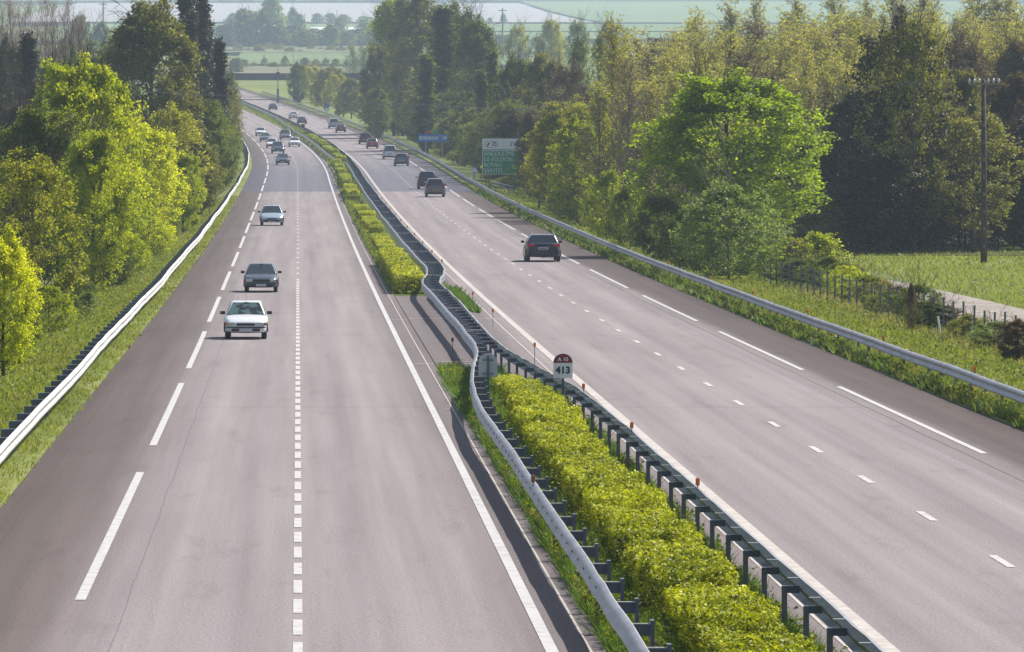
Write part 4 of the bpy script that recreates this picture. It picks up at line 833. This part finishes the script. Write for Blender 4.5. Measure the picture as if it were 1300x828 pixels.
D = 3280; s = thing('railway_viaduct', 'dark thin line of a railway fence crossing the far green field', 'fence', (px(760, D), D, float(gz(px(760, D)-float(cv(D)), D))))
MB().box((0, 0, 6.6), (110, .5, .5)).build('rail', 'bridge_steel', s); [MB().box((x, 0, 3), (.4, .4, 7)).build('post', 'bridge_steel', s) for x in range(-50, 51, 10)]
for x, yt, D in ((638, 10, 2500), (131, 2, 2500)):
    X = px(x, D); z = float(gz(X-float(cv(D)), D)); h = HC+(YV-yt)*D/F-z; s = thing('power_pole', 'thin distant power pole fading into the haze', 'utility pole', (X, D, z), group='distant power poles'); MB().tube([(0, 0, 0), (0, 0, h)], [.35, .2], 6).build('pole', 'steel_post', s); MB().box((0, 0, h-1), (3, .3, .3)).build('crossarm', 'steel_post', s)
rr_ = random.Random(8)
for i in range(16):
    D = rr_.uniform(6050, 6300); X = px(600+i*20+rr_.uniform(-5, 5), D); z = float(gz(X-float(cv(D)), D)); w_ = rr_.uniform(8, 14)
    s = thing('house', 'tiny pale house of the village on the far skyline slope', 'house', (X, D, z+3), group='houses of the far village'); MB().box((0, 0, 2.5), (w_, 8, 6)).build('wall', 'white_wall', s); MB().add([(-w_/2-.3, -4.4, 5.5), (w_/2+.3, -4.4, 5.5), (w_/2+.3, 4.4, 5.5), (-w_/2-.3, 4.4, 5.5), (-w_/2, 0, 8), (w_/2, 0, 8)], [(0, 1, 5, 4), (2, 3, 4, 5), (1, 2, 5), (3, 0, 4)]).build('roof', 'rust', s)

# ------------------------------------------------------------------ vehicles
def loft(sections, close=True):
    m_ = MB(); n_ = len(sections[0]); V = [p for s_ in sections for p in s_]; Fc = []
    for i in range(len(sections)-1):
        for j in range(n_-1 if not close else n_): Fc.append((i*n_+j, i*n_+(j+1) % n_, (i+1)*n_+(j+1) % n_, (i+1)*n_+j))
    Fc.append(tuple(range(n_))[::-1]); Fc.append(tuple((len(sections)-1)*n_+j for j in range(n_)))
    return m_.add(V, Fc)
def car(name, label, cat, loc, rotz, paint, L=4.1, W=1.66, H=1.42, hood=0.92, nose=0.7, cab=(-.95, -.25, 1.25, 1.85), belt=.92, tail=.95, kindc='hatch', glass='car_glass', plate='plate_white', pickup=False, racks=False, group=None, lamps='block', lowq=False, sc_=1.0):
    """car with its front towards -Y; cab = y of windscreen foot, roof front, roof rear, rear window foot"""
    c = thing(name, label, cat, loc, rotz, group); h = L/2; c.scale = (sc_,)*3
    def sec(y, zt, zb=.24, k_=1.0):
        w = W/2*k_*1.05; f = abs(y)/h; w *= 1-.10*max(0, f-.55)/.45*max(0, f-.55)/.45*4*.45
        zm = zb + (zt-zb)*.45
        R_ = [(w*.94, y, zb), (w*1.0, y, zb+.08), (w, y, zm), (w*.985, y, zt-.13), (w*.93, y, zt-.035), (w*.7, y, zt), (0, y, zt+.015)]
        return [(-x, y_, z_) for x, y_, z_ in R_[:-1]][::1] + [R_[-1]] + R_[:-1][::-1]
    ya, yb_, yc, yd = cab
    st = [(-h, nose-.16, .34, .9), (-h+.04, nose-.05, .27, .95), (-h+.16, nose, .23, .98), (-h+.5, (nose+hood)/2+.03, .22, 1), (ya-.05, hood, .22, 1), (ya+.35, belt+.02, .22, 1), (0.2, belt+.02, .22, 1), (min(yd, h-.3)-.1, belt+.03, .22, 1), (h-.22, tail, .25, .985), (h-.06, tail-.06, .30, .95), (h, tail-.2, .36, .92)]
    body = loft([sec(y, zt, zb, k_) for y, zt, zb, k_ in st]); o = body.build('body', paint, c, True)
    md = o.modifiers.new('sub', 'SUBSURF'); md.levels = 1; md.render_levels = 1
    # cabin
    def cs(y, z, w): return [(-w, y, z), (w, y, z)]
    wb, wt = W/2*.955, W/2*.70; zb_ = belt-.03; zr = H
    ym = (yb_+yc)/2
    A = [(-wb, ya, zb_), (wb, ya, zb_), (wt*.97, yb_, zr-.035), (-wt*.97, yb_, zr-.035), (-wt, ym, zr), (wt, ym, zr), (wt*.97, yc, zr-.03), (-wt*.97, yc, zr-.03), (-wb*.97, yd, zb_), (wb*.97, yd, zb_), (-wb, ym, zb_), (wb, ym, zb_)]
    cab_ = MB().add(A, [(0, 1, 2, 3), (3, 2, 5, 4), (4, 5, 6, 7), (7, 6, 9, 8), (0, 3, 4, 10), (10, 4, 7, 8), (1, 11, 5, 2), (11, 9, 6, 5), (0, 10, 8, 9, 11, 1)])
    bevel(cab_.build('cabin', paint, c, True), .09, 4)
    def pane(nm, q, ins=.07, off=.012, mt=glass):
        q = [Vector(p) for p in q]; cn = sum(q, Vector())/4; n_ = (q[1]-q[0]).cross(q[3]-q[0]).normalized()
        if n_.dot(cn - Vector((0, (ya+yd)/2, H*.6))) < 0: n_ = -n_
        q2 = [p + (cn-p).normalized()*ins for p in q]; MB().add([p+n_*off for p in q2] + [p-n_*.02 for p in q2], [(0, 1, 2, 3), (7, 6, 5, 4), (0, 4, 5, 1), (1, 5, 6, 2), (2, 6, 7, 3), (3, 7, 4, 0)]).build(nm, mt, c)
    pane('windscreen', [A[0], A[1], A[2], A[3]], .075); pane('rear_window', [A[8], A[9], A[6], A[7]], .09)
    for sgn, q in ((-1, [A[0], A[3], A[4], A[10]]), (1, [A[1], A[2], A[5], A[11]])): pane('side_window', q, .10)
    for sgn, q in ((-1, [A[10], A[4], A[7], A[8]]), (1, [A[11], A[5], A[6], A[9]])): pane('side_window', q, .11)
    if not lowq:
        MB().box((0, (ya+yb_)/2+.12, (zb_+zr)/2+.2), (.2, .02, .06)).build('inside_mirror', 'black_trim', c)
    for sg in (-1, 1):
        bevel(MB().box((sg*(W/2+.08), ya+.28, belt+.07), (.2, .1, .13)).build('mirror', 'black_trim', c), .03)
    # wheels
    for y in (-h+.72, h-.74):
        for sg in (-1, 1):
            x = sg*(W/2-.125); t_ = MB().tube([(x-.1, y, .3), (x-.08, y, .3), (x+.08, y, .3), (x+.1, y, .3)], [.27, .305, .305, .27], 24).build('wheel', 'tyre', c, True)
            MB().tube([(x+sg*.085, y, .3), (x+sg*.108, y, .3)], [.19, .17], 16).build('rim', 'rim', t_)
        for sg in (-1, 1):
            m_ = MB(); n_ = 14; pts = [(sg*(W/2+.004), y+.37*math.cos(math.pi*i/n_), .27+.37*math.sin(math.pi*i/n_)) for i in range(n_+1)]; m_.tube(pts, .035, 4, False).build('wheel_arch', 'black_trim', c)
    # front end
    dark = 'black_trim'
    MB().box((0, -h+.01, nose-.13), (W*.42, .06, .09)).build('grille', dark, c); MB().box((0, -h+.0, .36), (W*.66, .08, .1)).build('air_intake', dark, c)
    if kindc in ('hatch',): MB().box((0, -h-.0, nose-.24), (W*.93, .08, .045)).build('bumper_strip', dark, c)
    p_ = MB().box((0, -h-.05, nose-.34), (.5, .02, .11)).build('number_plate', plate, c); MB().box((0, -h-.064, nose-.34), (.4, .004, .05)).build('characters', 'sign_back', p_)
    for sg in (-1, 1):
        hl = bevel(MB().box((sg*W*.355, -h+.085, nose-.115), (.36, .13, .13), sg*.2).build('headlight', 'lamp_clear', c), .03); MB().box((sg*(W*.355+.15), -h+.1, nose-.115), (.1, .13, .12), sg*.35).build('indicator', 'lamp_amber', hl)
    # rear end
    for sg in (-1, 1):
        if lamps == 'tall': bevel(MB().box((sg*W*.44, h-.1, .98), (.13, .16, .5)).build('tail_light', 'lamp_red', c), .03)
        else: bevel(MB().box((sg*W*.37, h-.03, tail-.14), (.38, .1, .14), -sg*.15).build('tail_light', 'lamp_red', c), .03)
    p_ = MB().box((0, h+.015, tail-.30 if lamps != 'tall' else .68), (.52, .02, .12)).build('number_plate', plate, c); MB().box((0, h+.028, tail-.30 if lamps != 'tall' else .68), (.42, .004, .055)).build('characters', 'sign_black', p_)
    MB().box((0, h-.0, .36), (W*.8, .09, .13)).build('rear_bumper', dark, c); MB().box((0, h-.35, .26), (.12, .5, .08)).build('exhaust', dark, c)
    if racks:
        for sg in (-1, 1): MB().tube([(sg*wt*.9, yb_+.15, zr-.02), (sg*wt*.9, yb_+.3, zr+.05), (sg*wt*.9, yc-.3, zr+.05), (sg*wt*.9, yc-.1, zr-.02)], .02, 6).build('roof_rail', 'rim', c)
    MB().tube([(0, yb_+.1, zr-.03), (.0, yb_-.05, zr+.32)], .006, 4).build('aerial', 'black_trim', c)
    return c
def at(t, D): x, y, z = P(t, D, .005); return (x, y, z)
def hd(D): return math.atan2(-float(cv(D+5)-cv(D-5)), 10)
HA = dict(L=3.95, W=1.64, H=1.43, cab=(-.9, -.2, 1.2, 1.78), kindc='hatch')
SE = dict(L=4.4, W=1.70, H=1.40, cab=(-.85, -.1, 1.0, 1.6), kindc='sedan', tail=.98)
ES = dict(L=4.8, W=1.86, H=1.46, cab=(-1.0, -.2, 1.75, 2.2), kindc='estate', belt=.96, tail=1.02)
MP = dict(L=4.3, W=1.8, H=1.68, cab=(-1.35, -.5, 1.75, 2.05), kindc='mpv', belt=1.0, hood=1.0, tail=1.08, lamps='tall')
VA = dict(L=4.5, W=1.8, H=1.85, cab=(-1.45, -.75, 2.1, 2.2), kindc='van', belt=1.05, hood=1.05, tail=1.1, lamps='tall')
SU = dict(L=4.5, W=1.85, H=1.75, cab=(-1.1, -.4, 1.8, 2.1), kindc='suv', belt=1.08, hood=1.05, nose=.85, tail=1.15, lamps='tall')
def left(t, D, label, paint, spec, cat='car', **kw): return car('car', label, cat, at(t, D+spec['L']/2), hd(D), paint, **{**spec, **kw})
def right(t, D, label, paint, spec, cat='car', **kw): return car('car', label, cat, at(t, D+spec['L']/2), hd(D)+math.pi, paint, **{**spec, **kw})
left(-1.75, 228, 'small white hatchback with dark mirrors, nearest car on the left carriageway', 'paint_white', HA, glass='car_glass_painted_reflection', sc_=.88)
left(-1.6, 295, 'dark blue-grey saloon driving right behind the nearest white hatchback', 'paint_navy', SE, H=1.42, sc_=.87)
left(-1.83, 477, 'silver-white rounded hatchback driving alone behind the dark blue-grey saloon', 'paint_silver', HA, W=1.68, H=1.45, nose=.62, sc_=.98)
left(-1.64, 835, 'dark saloon leading the distant queue on the left carriageway', 'paint_dark', SE)
left(-1.6, 936, 'dark grey family car second in the distant queue on the left carriageway', 'paint_dark', MP)
left(-1.9, 984, 'white compact car third in the slow lane of the distant queue', 'paint_white', HA)
left(-2.0, 1045, 'grey car between the two white cars of the slow lane in the distant queue', 'paint_grey', SE)
left(-1.66, 1105, 'white car last in the slow lane of the distant queue', 'paint_white', HA)
left(1.5, 1065, 'dark grey people carrier in the overtaking lane behind the white estate', 'paint_grey', MP)
left(1.63, 999, 'low white car in the overtaking lane of the distant queue', 'paint_white', SE)
right(13.1, 361, 'black estate car seen from behind, alone on the right carriageway', 'paint_black', ES, racks=True)
right(12.5, 615, 'grey people carrier with an orange-yellow plate, nearer of a close pair', 'paint_grey', MP, plate='plate_yellow')
right(12.65, 662, 'dark estate car just ahead of the grey people carrier', 'paint_dark', SU)
right(12.88, 828, 'grey hatchback seen from behind, directly behind the white van', 'paint_grey', MP, H=1.55)
right(12.6, 884, 'white panel van driving away in the slow lane of the right carriageway', 'paint_white', VA, cat='van')
right(12.6, 980, 'small red car driving away in the slow lane', 'paint_red', HA, H=1.5, W=1.7)
right(12.7, 1022, 'dark plum off-road car just ahead of the small red car', 'paint_plum', SU)
right(12.66, 1142, 'dark red hatchback with a shiny roof far up the right carriageway', 'paint_plum', HA, W=1.7)
right(13.0, 1185, 'light grey pickup-like car with red lamps far up the right carriageway', 'paint_lightgrey', SU)
right(7.6+1.4, 1232, 'dark car in the overtaking lane far up the right carriageway', 'paint_dark', SE)
right(9.6, 1290, 'white car far up the right carriageway, between the two dark ones', 'paint_white', SE)
right(9.86, 1397, 'farthest dark car on the right carriageway, below the bridge', 'paint_dark', SE)

# ------------------------------------------------------------------ air
hz = MB().box((-300, 4430, 140), (6800, 9700, 320)).build('haze', None); hz.data.materials.clear(); kind(hz, 'stuff')
m = bpy.data.materials.new('air'); m.use_nodes = True; nt = m.node_tree; nt.nodes.remove(nt.nodes['Principled BSDF'])
v = N(nt, 'ShaderNodeVolumePrincipled', Density=0.000115, Anisotropy=0.3); v.inputs['Color'].default_value = (0.66, 0.82, 1.0, 1)
nt.links.new(v.outputs[0], nt.nodes['Material Output'].inputs['Volume']); hz.data.materials.append(m)

# ------------------------------------------------------------------ light, camera
AZ, EL = 48.0, 46.0      # sun: degrees from +Y towards +X; elevation
w = bpy.data.worlds.new('World'); sc.world = w; w.use_nodes = True; nt = w.node_tree
sky = nt.nodes.new('ShaderNodeTexSky'); sky.sky_type = 'NISHITA'; sky.sun_disc = False; sky.sun_elevation = R(EL); sky.sun_rotation = R(AZ); sky.dust_density = 2.0
bg = nt.nodes['Background']; nt.links.new(sky.outputs[0], bg.inputs[0]); bg.inputs[1].default_value = 0.085
sl = bpy.data.lights.new('sun', 'SUN'); sl.energy = 4.9; sl.angle = R(0.5); sl.color = (1.0, 0.94, 0.86)
so = bpy.data.objects.new('sun', sl); col.objects.link(so)
dirv = Vector((-math.sin(R(AZ))*math.cos(R(EL)), -math.cos(R(AZ))*math.cos(R(EL)), -math.sin(R(EL)))); so.rotation_euler = dirv.to_track_quat('-Z', 'Y').to_euler(); so.location = (0, 0, 400)
cam = bpy.data.cameras.new('camera'); co = bpy.data.objects.new('camera', cam); col.objects.link(co); sc.camera = co
co.location = (0, 0, HC); co.rotation_euler = (R(90), 0, 0); cam.sensor_width = 36; cam.lens = F/1300*36; cam.shift_x = (650-XV)/1300; cam.shift_y = -(414-YV)/1300; cam.clip_start = 1; cam.clip_end = 20000
sc.view_settings.view_transform = 'Standard'; sc.view_settings.look = 'None'; sc.view_settings.gamma = 1; sc.view_settings.exposure = 0.55
sc.render.engine = 'CYCLES'; cy = sc.cycles
cy.max_bounces = 6; cy.diffuse_bounces = 2; cy.glossy_bounces = 2; cy.transmission_bounces = 3; cy.volume_bounces = 1; cy.transparent_max_bounces = 4; cy.use_denoising = True
